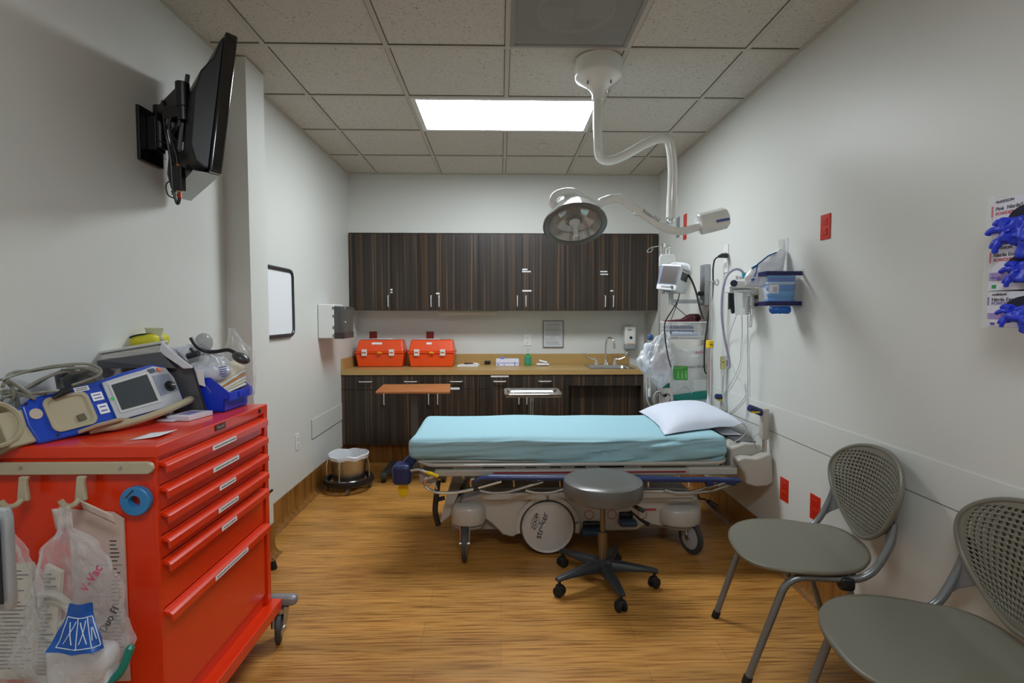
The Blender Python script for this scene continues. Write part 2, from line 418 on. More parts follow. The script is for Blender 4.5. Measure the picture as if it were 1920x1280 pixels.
# ---------------------------------------------------------------- cabinets on the far wall
def X(px, y): return at(px, 600, 'y', y).x
GROOVE = mat('cabinet_gap', '#131110', .7)
UND = mat('cabinet_underside', '#b5b2a4', .5)
UZ0, UZ1 = 1.431, 2.172
def pull(name, parent, c, ln, axis, m=None):
    m = m or mat('satin_handle', '#e4e5e6', .35, .6); c = V(c); a = V((0, 0, 1)) if axis == 'z' else V((1, 0, 0)); o = V((0, -.026, 0))
    mb = MB().tube(rounded([c-a*ln/2, c-a*ln/2+o, c+a*ln/2+o, c+a*ln/2], .008, 4), .0055, 8)
    return obj(name, mb, m, parent)
def sticker(parent, x, y, z, wd, h, name='label_strip', m=LABEL):
    return obj(name, MB().bx(x-wd/2, x+wd/2, y-.0012, y, z-h/2, z+h/2), m, parent)
def upper(label, edges, handles, stickers):
    x0, x1 = edges[0], edges[-1]
    t = thing('wall_cabinet', label, 'cabinet', ((x0+x1)/2, (YS+YB)/2, UZ0), 'zebra wood wall cabinets')
    obj('carcass', MB().bx(x0+.001, x1-.001, YS+.002, YB-.003, UZ0, UZ1), WOOD, t)
    obj('underside', MB().bx(x0+.001, x1-.001, YS-.002, YB-.003, UZ0-.005, UZ0), UND, t)
    for i in range(len(edges)-1):
        d = obj('door', MB().bx(edges[i]+.0015, edges[i+1]-.0015, YS-.019, YS, UZ0+.002, UZ1-.004), WOOD, t, bev=.001)
        pull('handle', d, (X(handles[i], YS-.02), YS-.019, UZ0+.09), .105, 'z')
    for px, py, wd, h in stickers:
        p = at(px, py, 'y', YS-.019); sticker(t, p.x, YS-.019, p.z, wd, h)
eu = [XL+.004]+[X(p, YS-.02) for p in (735, 817, 898, 979, 1060, 1141)]+[XR-.012]
upper('single door dark zebra wood wall cabinet at the left wall', [eu[0], eu[1]], [729], [(734, 543, .02, .016), (734, 548, .022, .012)])
upper('double door zebra wood wall cabinet above the orange cases', eu[1:4], [809, 824], [(821, 550, .034, .015)])
upper('double door zebra wood wall cabinet above the tissue box and green bottle', eu[3:6], [970, 986], [(984, 505, .05, .014), (987, 509, .085, .012), (988, 545, .09, .014)])
upper('double door zebra wood wall cabinet above the sink', eu[5:8], [1134, 1149], [(1132, 509, .07, .012), (1133, 514, .075, .011), (1147, 545, .028, .012)])
# under-cabinet lamp
p0, p1 = X(822, 5.19), X(934, 5.19)
t = thing('cabinet_lamp', 'slim white strip lamp under the wall cabinets', 'lamp', ((p0+p1)/2, 5.24, UZ0-.032))
obj('housing', MB().bx(p0, p1, 5.19, 5.29, UZ0-.042, UZ0-.005), mat('lamp_housing', '#b9b3a2', .45), t, bev=.004)
obj('lens', MB().bx(p0+.02, p1-.02, 5.20, 5.28, UZ0-.045, UZ0-.042), WHITE, t)

# base cabinets
BY, BZ0, BZ1, CT = 4.84, .19, .838, .883
bex = [XL+.003]+[X(p, BY-.02) for p in (727, 812, 898, 980, 1063)]+[1.326]
DZ = BZ1-.135
def base_unit(label, edges, drawer_h, door_h, stickers=()):
    x0, x1 = edges[0], edges[-1]
    t = thing('base_cabinet', label, 'cabinet', ((x0+x1)/2, BY+.28, BZ0), 'zebra wood base cabinets')
    obj('carcass', MB().bx(x0+.001, x1-.001, BY+.002, YB-.003, BZ0, BZ1), WOOD, t)
    for i in range(len(edges)-1):
        a, b = edges[i]+.0015, edges[i+1]-.0015
        d = obj('drawer', MB().bx(a, b, BY-.019, BY, DZ+.002, BZ1-.004), WOOD, t, bev=.001)
        pull('handle', d, (X(drawer_h[i], BY-.02), BY-.019, (DZ+BZ1)/2+.008), .11, 'x')
        d = obj('door', MB().bx(a, b, BY-.019, BY, BZ0+.002, DZ-.002), WOOD, t, bev=.001)
        pull('handle', d, (X(door_h[i], BY-.02), BY-.019, DZ-.085), .105, 'z')
    for px, py, wd, h in stickers:
        p = at(px, py, 'y', BY-.019); sticker(t, p.x, BY-.019, p.z, wd, h)
base_unit('single door zebra wood base cabinet against the left wall', bex[0:2], [684], [719])
base_unit('two drawer zebra wood base cabinet behind the wooden overbed table', bex[1:4], [769, 855], [803, 820], [(853, 728, .088, .02)])
base_unit('two drawer zebra wood base cabinet behind the steel tray stand', bex[3:6], [937, 1022], [973, 988], [(937, 705, .165, .018)])
x0, x1 = bex[5], bex[6]
t = thing('base_cabinet', 'zebra wood sink cabinet with set-back knee panel under the sink', 'cabinet', ((x0+x1)/2, BY+.28, BZ0), 'zebra wood base cabinets')
obj('side_panel', MB().bx(x0+.001, x0+.02, BY-.015, YB-.003, BZ0, BZ1), WOOD, t)
obj('apron', MB().bx(x0+.02, x1-.02, BY-.015, BY+.005, BZ1-.105, BZ1), WOOD, t, bev=.001)
obj('knee_panel', MB().add([(x0+.02, BY+.06, BZ1-.105), (x1-.02, BY+.06, BZ1-.105), (x1-.02, BY+.07, BZ0), (x0+.02, BY+.07, BZ0), (x0+.02, BY+.08, BZ1-.105), (x1-.02, BY+.08, BZ1-.105), (x1-.02, BY+.085, BZ0), (x0+.02, BY+.085, BZ0)], [(0, 1, 2, 3), (7, 6, 5, 4), (0, 4, 5, 1), (2, 6, 7, 3), (1, 5, 6, 2), (0, 3, 7, 4)]), WOOD, t)
obj('side_panel', MB().bx(x1-.02, x1, BY-.015, YB-.003, BZ0, BZ1), WOOD, t)

# worktop with sink cut-out
sx0, sx1, sy0, sy1 = X(1108, 4.95), X(1186, 4.95), 4.90, 5.22
t = thing('countertop', 'long tan laminate worktop with upstand along the far wall', 'countertop', (0, 5.1, BZ1))
c = MB(); cx0, cx1, cy0 = XL+.002, 1.33, BY-.028
c.bx(cx0, sx0, cy0, YB-.002, BZ1+.001, CT).bx(sx1, cx1, cy0, YB-.002, BZ1+.001, CT).bx(sx0, sx1, cy0, sy0, BZ1+.001, CT).bx(sx0, sx1, sy1, YB-.002, BZ1+.001, CT)
obj('top', c, COUNTER, t)
obj('upstand', MB().bx(cx0+.015, cx1, YB-.017, YB-.002, CT, CT+.105), COUNTER, t, bev=.002)
obj('side_upstand', MB().bx(cx0, cx0+.015, cy0+.01, YB-.002, CT, CT+.105), COUNTER, t, bev=.002)
# sink
t = thing('sink', 'small stainless drop-in sink in the tan worktop', 'sink', ((sx0+sx1)/2, 5.06, CT-.14))
s = MB(); z = CT+.004; rim = .022; d = .15
def rr(x0, x1, y0, y1, r, z, n=5):
    out = []
    for (cx, cy, a0) in ((x1-r, y1-r, 0), (x0+r, y1-r, pi/2), (x0+r, y0+r, pi), (x1-r, y0+r, 3*pi/2)):
        out += [V((cx+r*cos(a0+k/n*pi/2), cy+r*sin(a0+k/n*pi/2), z)) for k in range(n+1)]
    return out
loops = [rr(sx0-.02, sx1+.02, sy0-.02, sy1+.06, .02, CT+.001), rr(sx0-.016, sx1+.016, sy0-.016, sy1+.056, .02, z), rr(sx0+.004, sx1-.004, sy0+.004, sy1-.01, .04, z), rr(sx0+.01, sx1-.01, sy0+.01, sy1-.016, .045, z-.012), rr(sx0+.018, sx1-.018, sy0+.018, sy1-.024, .05, CT-d+.02), rr(sx0+.05, sx1-.05, sy0+.05, sy1-.05, .05, CT-d)]
vs = sum(loops, []); n = len(loops[0]); fs = []
for i in range(len(loops)-1): fs += [(i*n+k, i*n+(k+1) % n, (i+1)*n+(k+1) % n, (i+1)*n+k) for k in range(n)]
fs.append(tuple(range((len(loops)-1)*n, len(loops)*n)))
obj('bowl', MB().add(vs, fs), STEEL, t)
obj('drain', MB().lathe([(0, 0), (.035, 0), (.04, .004)], ((sx0+sx1)/2, 5.06, CT-d+.002)), CHROME, t)
# tap
fx = X(1136, 5.26); t = thing('faucet', 'chrome gooseneck tap with two blade handles behind the sink', 'faucet', (fx, 5.255, CT+.004))
b = MB(); b.lathe([(.026, 0), (.026, .012), (.014, .03), (.012, .06)], (fx, 5.255, CT+.004))
pts = [(fx, 5.255, CT+.03), (fx, 5.255, CT+.2), (fx+.012, 5.235, CT+.262), (fx+.035, 5.205, CT+.278), (fx+.06, 5.175, CT+.255), (fx+.066, 5.165, CT+.215)]
b.tube(spline(pts, 6), .0095, 12); b.cyl((fx+.066, 5.165, CT+.225), (fx+.067, 5.163, CT+.17), .014, .012, 16)
obj('spout', b, CHROME, t)
for s_, px in ((-1, 1118), (1, 1153)):
    hx = X(px, 5.26); h = MB(); h.lathe([(.026, 0), (.026, .012), (.016, .028), (.013, .05), (.012, .07), (.008, .074)], (hx, 5.255, CT+.004))
    pts = [(hx, 5.255, CT+.062), (hx+s_*.06, 5.24, CT+.062), (hx+s_*.1, 5.235, CT+.085)]
    h.tube(rounded(pts, .03), .006, 8)
    h.ell((hx+s_*.112, 5.235, CT+.112), (.012, .018, .036), R=Matrix.Rotation(s_*.35, 3, 'Y'))
    obj('blade_handle', h, CHROME, t)

# things on the worktop
ORANGE = mat('orange_plastic', '#ea4e12', .33, coat=.2); ORANGE2 = mat('orange_plastic_rim', '#e24a10', .35)
def case(px0, px1, label, tagpx, tw, papers):
    y0, y1 = 5.10, 5.36; z0, z1 = CT+.001, CT+.262; xa, xb = X(px0, y0), X(px1, y0); W = xb-xa; cx = (xa+xb)/2; cy = (y0+y1)/2
    t = thing('medical_case', label, 'case', (cx, cy, z0), 'orange medical cases')
    def tap(za, zb, wa, wb, da, db): # tapered block
        p = lambda w_, d_, z: [(cx-w_/2, cy-d_/2, z), (cx+w_/2, cy-d_/2, z), (cx+w_/2, cy+d_/2, z), (cx-w_/2, cy+d_/2, z)]
        return MB().add(p(wa, da, za)+p(wb, db, zb), [(3, 2, 1, 0), (4, 5, 6, 7), (0, 1, 5, 4), (1, 2, 6, 5), (2, 3, 7, 6), (3, 0, 4, 7)])
    zm = z0+.138; D = y1-y0
    obj('lower_tray', tap(z0, zm-.006, W*.90, W*.985, D*.88, D*.94), ORANGE, t, bev=.012, bseg=3)
    obj('rim', MB().bx(cx-W/2, cx+W/2, cy-D/2, cy+D/2, zm-.008, zm+.008), ORANGE2, t, bev=.005)
    lid = obj('lid', tap(zm+.006, z1, W*.975, W*.89, D*.95, D*.62), ORANGE, t, bev=.014, bseg=3)
    for k in (.195, .745):
        lx = xa+W*k; a = .026
        l_ = obj('latch', MB().bx(lx-a, lx+a, y0-.012, y0+.004, zm-.03, zm+.034), WHITE, t, bev=.005)
        obj('latch_mark', MB().bx(lx-a*.7, lx+a*.7, y0-.0135, y0-.012, zm-.004, zm+.008), mat('latch_orange', '#c9502a', .5), l_)
    lk = MB().tube([(xa+W*.50-.01, y0-.014, zm), (xa+W*.5+.012, y0-.018, zm+.002), (xa+W*.5+.03, y0-.012, zm-.004)], [.009, .011, .004], 8); lk.ring((xa+W*.49, y0-.018, zm+.002), .009, .004, (0, 1, 0), 14, 6)
    obj('plastic_seal', lk, mat('seal_yellow', '#e8a51c', .4), t)
    R = D*.165; tz = z1-.034
    sl = MB().box((X(tagpx, y0+.03), y0+.0335, tz), (tw, .002, .02), Matrix.Rotation(-.33, 3, 'X'))
    obj('name_strip', sl, LABEL, t)
    return cx, cy, z1
c1 = case(664, 757, 'orange medical case beside the left wall, longer white strip on its lid', 706, .1, 1)
c2 = case(763.5, 852, 'orange medical case on the right, nearest the clipboard, short strip on lid', 804, .052, 1)
single('paper_sheet', MB().grid(lambda u, v: V((c1[0]-.19+u*.3, c1[1]-.06+v*.12, c1[2]+.0035+.005*u*v+.003*sin(3*u))), 10, 6), PAPER, 'white sheet lying on top of the left orange case', 'paper', 'papers on the orange cases', solid=.001)
single('paper_sheet', MB().grid(lambda u, v: V((c2[0]-.18+u*.25, c2[1]-.06+v*.12, c2[2]+.0035+.004*u*v)), 10, 6), PAPER, 'white sheet lying on top of the right orange case', 'paper', 'papers on the orange cases', solid=.001)
# clipboard with pen
p = at(878, 686, 'z', CT); t = thing('clipboard', 'white paper pad with black pen and clip on the tan worktop', 'clipboard', (p.x, p.y, CT+.001))
obj('paper_pad', MB().prism([(p.x-.105, p.y-.05, CT+.001), (p.x+.1, p.y-.055, CT+.001), (p.x+.115, p.y+.09, CT+.001), (p.x-.085, p.y+.09, CT+.001)], (0, 0, .012)), PAPER, t)
obj('clip', MB().box((p.x+.07, p.y+.05, CT+.02), (.05, .03, .014)), CHROME, t, bev=.004)
single('pen', MB().cyl((p.x-.04, p.y+.03, CT+.022), (p.x+.045, p.y+.035, CT+.024), .007, .005, 10), BLACK, 'black pen lying on the white paper pad', 'pen')
p = at(914, 683, 'z', CT)
t = thing('stapler_puck', 'small black rounded gadget on the worktop left of the tissue box', 'gadget', (p.x, p.y+.02, CT+.001))
obj('body', MB().rbox((p.x, p.y+.02, CT+.02), (.062, .05, .036), .014, 5), BLACK, t)
obj('button', MB().rbox((p.x, p.y+.0, CT+.032), (.03, .03, .014), .006, 4), mat('dark_grey', '#3c3d40', .4), t)
# tissue / glove box
p = at(951, 686, 'z', CT); W = .235; bx0 = X(930, p.y)
t = thing('glove_box', 'flat white box with blue print on the tan worktop', 'box', (bx0+W/2, p.y+.07, CT+.001))
W = X(973, p.y)-bx0
obj('carton', MB().bx(bx0, bx0+W, p.y, p.y+.13, CT+.001, CT+.066), mat('box_white', '#dedff0', .5), t, bev=.002)
m_ = MB().bx(bx0+.004, bx0+W-.004, p.y-.001, p.y, CT+.028, CT+.032)
m_.bx(bx0+.01, bx0+.03, p.y-.001, p.y, CT+.008, CT+.018).bx(bx0+W*.33, bx0+W*.37, p.y-.001, p.y, CT+.008, CT+.02).bx(bx0+W*.8, bx0+W*.83, p.y-.001, p.y, CT+.002, CT+.04)
obj('blue_print', m_, INKB, t)
single('blue_cap', MB().ell((bx0+W*.28, p.y+.05, CT+.077), (.018, .018, .012)), mat('bright_blue', '#4d86e0', .4), 'small blue cap resting on the flat white box', 'cap')
# sanitizer bottle
p = V((X(990, 5.25), 5.22, CT))
t = thing('sanitizer_bottle', 'green gel pump bottle on the worktop below the wall outlet', 'bottle', (p.x, p.y+.03, CT+.001))
obj('bottle', MB().lathe([(.028, 0), (.032, .004), (.032, .085), (.026, .1), (.012, .108), (.012, .118)], (p.x, p.y+.03, CT+.001), sx=1.1, sy=.75), mat('green_gel', '#2f9a57', .15, coat=.5), t)
obj('label', MB().openlathe([(.0325, .03), (.0325, .075)], (p.x, p.y+.03, CT+.001), sx=1.1, sy=.75), mat('green_label', '#3c8f7c', .4), t)
pm = MB().lathe([(.012, .118), (.014, .12), (.014, .135), (.005, .138), (.004, .165)], (p.x, p.y+.03, CT+.001)); pm.tube([(p.x, p.y+.03, CT+.166), (p.x, p.y-.005, CT+.163)], [.007, .004], 8)
obj('pump', pm, mat('pump_clear', '#cfdad6', .2), t)
# folded white cloths
p = V((X(1018, 5.2), 5.2, CT))
single('folded_wipe', MB().rbox((p.x, p.y+.02, CT+.0145), (.125, .09, .018), .006, 5, fn=lambda o, q: o+V((0, 0, .004*noise.noise(o*30)))), PAPER, 'flat white folded wipe right of the green bottle', 'wipe', 'folded wipes')
single('folded_wipe', MB().rbox((p.x+.005, p.y+.035, CT+.042), (.085, .06, .016), .006, 5, fn=lambda o, q: Matrix.Rotation(.25, 3, 'Y') @ o), PAPER, 'tilted white wipe on top of the flat folded wipe', 'wipe', 'folded wipes')

# things on the far wall
def plate(name, cpx, cpy, ax, val, wd, ht, m, label, group=None, slots=None, sm=None, cat='outlet', style='duplex'):
    p = at(cpx, cpy, ax, val); n = V((0, -1, 0)) if ax == 'y' else V((-1 if val > 0 else 1, 0, 0)); u = V((1, 0, 0)) if ax == 'y' else V((0, 1, 0))
    t = thing(name, label, cat, p-n*0, group)
    def slab(a, b, c_, d_, th, z0=0):
        q = [p+u*a+V((0, 0, c_))+n*z0, p+u*b+V((0, 0, c_))+n*z0, p+u*b+V((0, 0, d_))+n*z0, p+u*a+V((0, 0, d_))+n*z0]
        return MB().prism(q, n*th)
    obj('plate', slab(-wd/2, wd/2, -ht/2, ht/2, .006), m, t, bev=.002)
    if style == 'duplex':
        for s_ in (-1, 1):
            f = obj('socket', slab(-wd*.24, wd*.24, s_*ht*.2-.016, s_*ht*.2+.016, .003, .006), m, t, bev=.001)
            k = MB(); 
            for dx in (-.007, .007):
                q = slab(dx-.0014, dx+.0014, s_*ht*.2-.002, s_*ht*.2+.008, .0006, .009); k.add(q.v, q.f)
            q = slab(-.003, .003, s_*ht*.2-.011, s_*ht*.2-.006, .0006, .009); k.add(q.v, q.f)
            obj('slots', k, sm or INK, f)
    return t, p
plate('outlet', 989, 637, 'y', YB, .075, .118, WHITE, 'white double outlet on the far wall above the green bottle')
plate('outlet', 700, 632, 'y', YB, .078, .118, BRED, 'dark red outlet plate on the far wall behind the left orange case', 'red outlets')
plate('outlet', 806.5, 632, 'y', YB, .078, .118, BRED, 'dark red outlet plate on the far wall behind the right orange case', 'red outlets')
# framed notice
a = at(1018, 601, 'y', YB); b = at(1056, 651, 'y', YB)
t = thing('framed_notice', 'framed typed notice on the far wall above the worktop', 'notice', ((a.x+b.x)/2, YB-.008, b.z))
fm = MB(); w_ = .006
fm.bx(a.x, b.x, YB-.014, YB-.001, a.z-w_, a.z).bx(a.x, b.x, YB-.014, YB-.001, b.z, b.z+w_).bx(a.x, a.x+w_, YB-.014, YB-.001, b.z+w_, a.z-w_).bx(b.x-w_, b.x, YB-.014, YB-.001, b.z+w_, a.z-w_)
obj('frame', fm, mat('frame_grey', '#4d5157', .4), t)
obj('sheet', MB().bx(a.x+w_, b.x-w_, YB-.008, YB-.002, b.z+w_, a.z-w_), mat('notice_paper', '#c9ccce', .5), t)
ln = MB(); H = a.z-b.z; W = b.x-a.x; random.seed(3)
for k in range(21):
    if k in (3, 8, 13, 14, 16): continue
    zz = a.z-.03-k*(H-.06)/20; e = random.uniform(.02, .06) if k not in (12, 15) else .08
    if k == 12: ln.bx(a.x+.08, a.x+.12, YB-.009, YB-.008, zz-.002, zz+.001)
    else: ln.bx(a.x+.028, b.x-e, YB-.009, YB-.008, zz-.0022, zz+.0016)
obj('typed_lines', ln, mat('grey_print', '#8d8f92', .6), t)
# soap dispenser
a = at(1172, 611, 'y', YB-.1); b = at(1193, 655, 'y', YB-.1); cx = (a.x+b.x)/2; W = b.x-a.x
t = thing('soap_dispenser', 'white wall soap dispenser with dark round window, right of the sink', 'soap dispenser', (cx, YB-.05, b.z))
obj('housing', MB().rbox((cx, YB-.052, (a.z+b.z)/2+.02), (W, .1, a.z-b.z-.04), .025, 8), WHITE, t)
obj('push_bar', MB().rbox((cx, YB-.06, b.z+.02), (W*.95, .105, .05), .018, 6), mat('push_grey', '#8f9698', .35), t)
obj('window', MB().lathe([(0, .003), (.015, .003), (.017, 0)], (cx+.003, YB-.1, (a.z+b.z)/2-.0), (0, -1, 0)), BLACK, t)
obj('name_plate', MB().bx(cx-.03, cx+.012, YB-.1035, YB-.1, a.z-.042, a.z-.034), INK, t)
obj('pictogram', MB().bx(cx-.035, cx+.035, YB-.1035, YB-.1, b.z+.052, b.z+.066), mat('peach_strip', '#d8b68c', .5), t)
# steel splash panel at the right end and the grey post in front of it
single('splash_panel', MB().bx(X(1208, YB), XR-.02, YB-.004, YB-.001, 1.0, at(1230, 588, 'y', YB).z).bx(X(1224, YB), X(1227, YB), YB-.02, YB-.004, 1.0, 1.40), STEEL, 'stainless steel wall panel at the right end of the far wall', 'wall panel')
# wall box on the far right wall edge, seen as a thin strip: red and grey plates high up
plate('outlet', 1285, 425, 'x', XR, .07, .21, REDPL, 'tall narrow red plate high on the right wall, near the corner', cat='wall plate', style='plain')
plate('outlet', 1272, 426, 'x', XR, .07, .17, mat('grey_plate', '#7a7c80', .4), 'grey plate high on the right wall, beside the tall red one', cat='wall plate', style='plain')
# ---------------------------------------------------------------- the stretcher
SH = mat('sheet_teal', '#98c0ca', .75, spec=.2, bump=.05, bscale=300)
SHD = mat('grey_frame', '#9b978d', .4)
BX0, BX1, BYN, BYF = -.520, 1.30, 2.925, 3.63
stretch = thing('stretcher', 'wheeled hospital stretcher with grey base and large wheel cover, pushed to the right wall', 'stretcher', (.45, 3.27, 0))
G = stretch
# base shroud: outline in x-z, pushed back in y
def sx(px, y=3.0): return at(px, 900, 'y', y).x
def sz(py, y=3.0): return at(960, py, 'y', y).z
yb0, yb1 = 3.0, 3.56
def arc(cx, cz, r, a0, a1, n): return [(cx+r*cos(a0+(a1-a0)*k/n), cz+r*sin(a0+(a1-a0)*k/n)) for k in range(n+1)]
wc = (sx(1026, 3.02), .163); wr = .155
def P2(px, py): return (sx(px), sz(py))
out = [P2(846, 985), P2(846, 960), P2(868, 935), P2(905, 926), P2(1150, 924), P2(1225, 926), P2(1300, 928), P2(1316, 942), P2(1318, 985), P2(1240, 990), P2(1215, 985), P2(1195, 997), P2(1098, 998)]
out += [(x, z) for x, z in arc(wc[0], wc[1], wr+.012, radians(-15), radians(195), 20)]
out += [P2(962, 1008), P2(942, 1003), P2(925, 985), P2(905, 970), P2(870, 985)]
mb = MB().prism([(x, yb0, z) for x, z in out], (0, yb1-yb0, 0))
obj('base_shroud', mb, BEDGREY, G, bev=.014, bseg=3)
# raised upper step and grooved line on the shroud
obj('shroud_step', MB().prism([(x, yb0-.018, z) for x, z in [P2(905, 936), P2(1300, 934), P2(1296, 926), P2(1150, 920), P2(898, 924)]], (0, .1, 0)), BEDGREY, G, bev=.006)
obj('groove', MB().tube([(sx(918), yb0-.002, sz(934)), (sx(923), yb0-.002, sz(938)), (sx(1055), yb0-.002, sz(932))], .0018, 5), SHD, G)
obj('chassis_bar', MB().bx(sx(845), sx(1320), 3.06, 3.5, sz(1000), sz(985)+.01), SHD, G, bev=.004)
# wheel arch and cover disc
am = MB(); inner = arc(wc[0], wc[1], wr+.006, radians(-12), radians(192), 30); outer = arc(wc[0], wc[1], wr+.03, radians(-12), radians(192), 30)
poly = [(x, 2.972, z) for x, z in outer]+[(x, 2.972, z) for x, z in reversed(inner)]
for i in range(30):
    a, b, c_, d_ = outer[i], outer[i+1], inner[i+1], inner[i]
    am.prism([(a[0], 2.975, a[1]), (b[0], 2.975, b[1]), (c_[0], 2.975, c_[1]), (d_[0], 2.975, d_[1])], (0, .06, 0))
obj('wheel_arch', am, BEDGREY, G, smooth=50)
wh = obj('drive_wheel', MB().lathe([(0, -.03), (wr-.012, -.03), (wr, -.024), (wr, .03), (wr-.012, .034), (0, .034)], (wc[0], 3.01, wc[1]), (0, -1, 0), 48), mat('tyre_grey', '#5a5a58', .6), G)
cv = obj('wheel_cover', MB().lathe([(0, .012), (.035, .012), (.036, .009), (wr-.02, .006), (wr-.014, .010), (wr-.008, .010), (wr-.004, 0)], (wc[0], 2.973, wc[1]), (0, -1, 0), 48), mat('cover_grey', '#bdbab4', .35), G)
uv = (sin(radians(0))+.28, 0, .96)
tu = V((.30, 0, .954)); tv = V((-.954, 0, .30))
text('maker_lettering', 'stryker', .054, (wc[0]-.035, 2.9625, wc[1]+.015), tu, tv, INK, cv)
text('zoom_lettering', 'ZOOM', .031, (wc[0]-.072, 2.9625, wc[1]+.04), tu, tv, INK, cv)
el = MB(); c0 = V((wc[0]-.072, 2.9625, wc[1]+.04))
for a0, a1 in ((.35, 2.2), (3.5, 5.35)):
    el.tube([c0+tu*.052*cos(a)+tv*.021*sin(a) for a in [a0+(a1-a0)*k/10 for k in range(11)]], .0012, 5)
obj('zoom_oval', el, INK, cv)
# caster covers (fenders) and casters
def fender(px0, px1, pyt, pyb, y0):
    cx = (sx(px0, y0)+sx(px1, y0))/2; hw = (sx(px1, y0)-sx(px0, y0))/2; zt, zb = sz(pyt, y0), sz(pyb, y0)
    H_ = zt-zb; m = MB().lathe([(hw*.96, 0), (hw, .008), (hw*.99, H_*.55), (hw*.95, H_*.75), (hw*.85, H_*.88), (hw*.6, H_*.98), (0, H_*1.02)], (cx, y0+.07, zb), n=40, sy=.85)
    m.prism([(cx-hw*.9, y0+.08, zb+.01), (cx+hw*.9, y0+.08, zb+.01), (cx+hw*.8, y0+.08, zb+H_*.9), (cx-hw*.8, y0+.08, zb+H_*.9)], (0, .12, 0))
    f = obj('caster_cover', m, BEDGREY, G)
    r = MB(); r.ring((cx+.01*(1 if px0 > 1000 else 0), y0+.09, zb-.022), hw*.80, .014, sx=1, sy=.8)
    obj('bumper_ring', r, SHD, f)
    return cx, y0, zb
def caster(cx, cy, ang, r=.097, w_=.028):
    R = Matrix.Rotation(ang, 3, 'Z'); ax = R @ V((1, 0, 0)); c = V((cx, cy, r))
    c = V((cx, cy, r+.001)); t_ = obj('caster_wheel', MB().lathe([(r*.3, -w_/2), (r*.78, -w_/2*.7), (r*.86, -w_/2), (r*.97, -w_/2*.8), (r, 0), (r*.97, w_/2*.8), (r*.86, w_/2), (r*.78, w_/2*.7), (r*.3, w_/2)], c, ax, 32), mat('tyre_dark', '#3a3c3c', .55), G)
    obj('hub', MB().lathe([(0, -w_*.62), (r*.55, -w_*.5), (r*.72, -w_*.42), (r*.72, w_*.42), (r*.55, w_*.5), (0, w_*.62)], c, ax, 24), mat('hub_grey', '#a5a7a6', .35), t_)
    f = MB(); fw = R @ V((0, 1, 0))
    for s_ in (-1, 1):
        a = c+ax*s_*(w_*.85); f.tube([a, a+V((0, 0, r+.035))+fw*.05], [.006, .008], 8); f.cyl(a-ax*s_*.01, a+ax*s_*.006, .014, n=12)
    f.cyl(c+V((0, 0, r+.02))+fw*.06, c+V((0, 0, r+.09))+fw*.06, .026, n=16)
    obj('caster_fork', f, STEEL, t_)
fender(845, 910, 948, 985, 2.93); caster(sx(870, 2.88), 2.915, 0.0)
fender(1240, 1323, 952, 987, 2.955); caster(sx(1298, 2.97), 2.98, .35)
caster(-.18, 3.58, .2); caster(1.13, 3.56, -.3)
# foot panel on the left end of the shroud and black pedals
obj('end_flap', MB().prism([(sx(822, 3.02), 3.04, sz(985, 3.02)), (sx(842, 3.02), 3.04, sz(970, 3.02)), (sx(860, 3.02), 3.04, sz(925, 3.02)), (sx(838, 3.02), 3.04, sz(925, 3.02))], (0, .4, 0)), BEDGREY, G, bev=.008)
ped = MB().tube(rounded([(sx(822), 3.0, sz(900)), (sx(818), 2.98, sz(930)), (sx(816), 2.97, sz(955)), (sx(822), 2.98, sz(980))], .03), [.014]*1+[.016]*12+[.017]*1, 10); ped.cyl((sx(818), 2.98, sz(934)), (sx(833), 3.0, sz(932)), .012, n=10)
obj('foot_pedal', ped, BLACK, G)
for px, py, wd, dy in ((1113, 998, .13, -.03), (1178, 981, .1, -.02)):
    c = V((sx(px, 2.95), 2.95, sz(py, 2.95)))
    obj('blue_pedal', MB().rbox(c, (wd, .07, .035), .012, 5), mat('pedal_blue', '#2b4560', .4), G)
    obj('pedal_slot', MB().rbox(c+V((0, .045, .02)), (wd*.8, .03, .05), .012, 5), BLACK, G)
obj('lever_pedal', MB().tube([(sx(1183, 2.98), 2.99, sz(958)), (sx(1200, 2.95), 2.94, sz(968)), (sx(1216, 2.93), 2.91, sz(974))], [.005, .007, .013], 8), BLACK, G)
rs = mat('mark_red', '#a8434c', .5)
tr = MB().prism([(sx(1190), 2.999, sz(955)), (sx(1231), 2.999, sz(955)), (sx(1231), 2.999, sz(959)), (sx(1196), 2.999, sz(959))], (0, -.002, 0)); 
for px in (1105, 1148, 1205): tr.ring((sx(px), 2.998, sz(966)), .026, .002, (0, 1, 0), 24, 5)
obj('red_marks', tr, rs, G)
# lift columns
obj('lift_column', MB().cyl((.0, 3.28, .3), (.0, 3.28, .52), .055).cyl((.82, 3.28, .3), (.82, 3.28, .52), .055), SHD, G)
# litter frame
zr0, zr1 = .478, .523
obj('side_rail_beam', MB().bx(-.37, 1.335, 2.90, 2.945, zr0+.008, zr1), mat('beam_grey', '#a9a69c', .35), G, bev=.008)
obj('side_rail_beam', MB().bx(-.37, 1.335, 3.6, 3.645, zr0, zr1), SHD, G, bev=.008)
obj('beam_end', MB().bx(sx(1290, 2.9), 1.337, 2.896, 2.946, zr0+.01, zr1+.006), BEDGREY, G, bev=.006)
obj('red_stripe', MB().bx(sx(925, 2.9), sx(1285, 2.9), 2.898, 2.9, .502, .511), mat('stripe_red', '#8d2b35', .4), G)
obj('cross_frame', MB().bx(-.37, 1.3, 2.95, 3.6, .48, .51), mat('frame_dark', '#6d6a62', .5), G)
dk = MB().bx(-.47, 1.27, 2.95, 3.61, .548, .566)
obj('deck', dk, BEDGREY, G, bev=.008)
lip = MB().tube(rounded([(-.45, 2.96, .552), (-.40, 2.925, .545), (.2, 2.925, .545), (1.15, 2.925, .548), (1.27, 2.93, .552), (1.30, 2.99, .556)], .04), .011, 8)
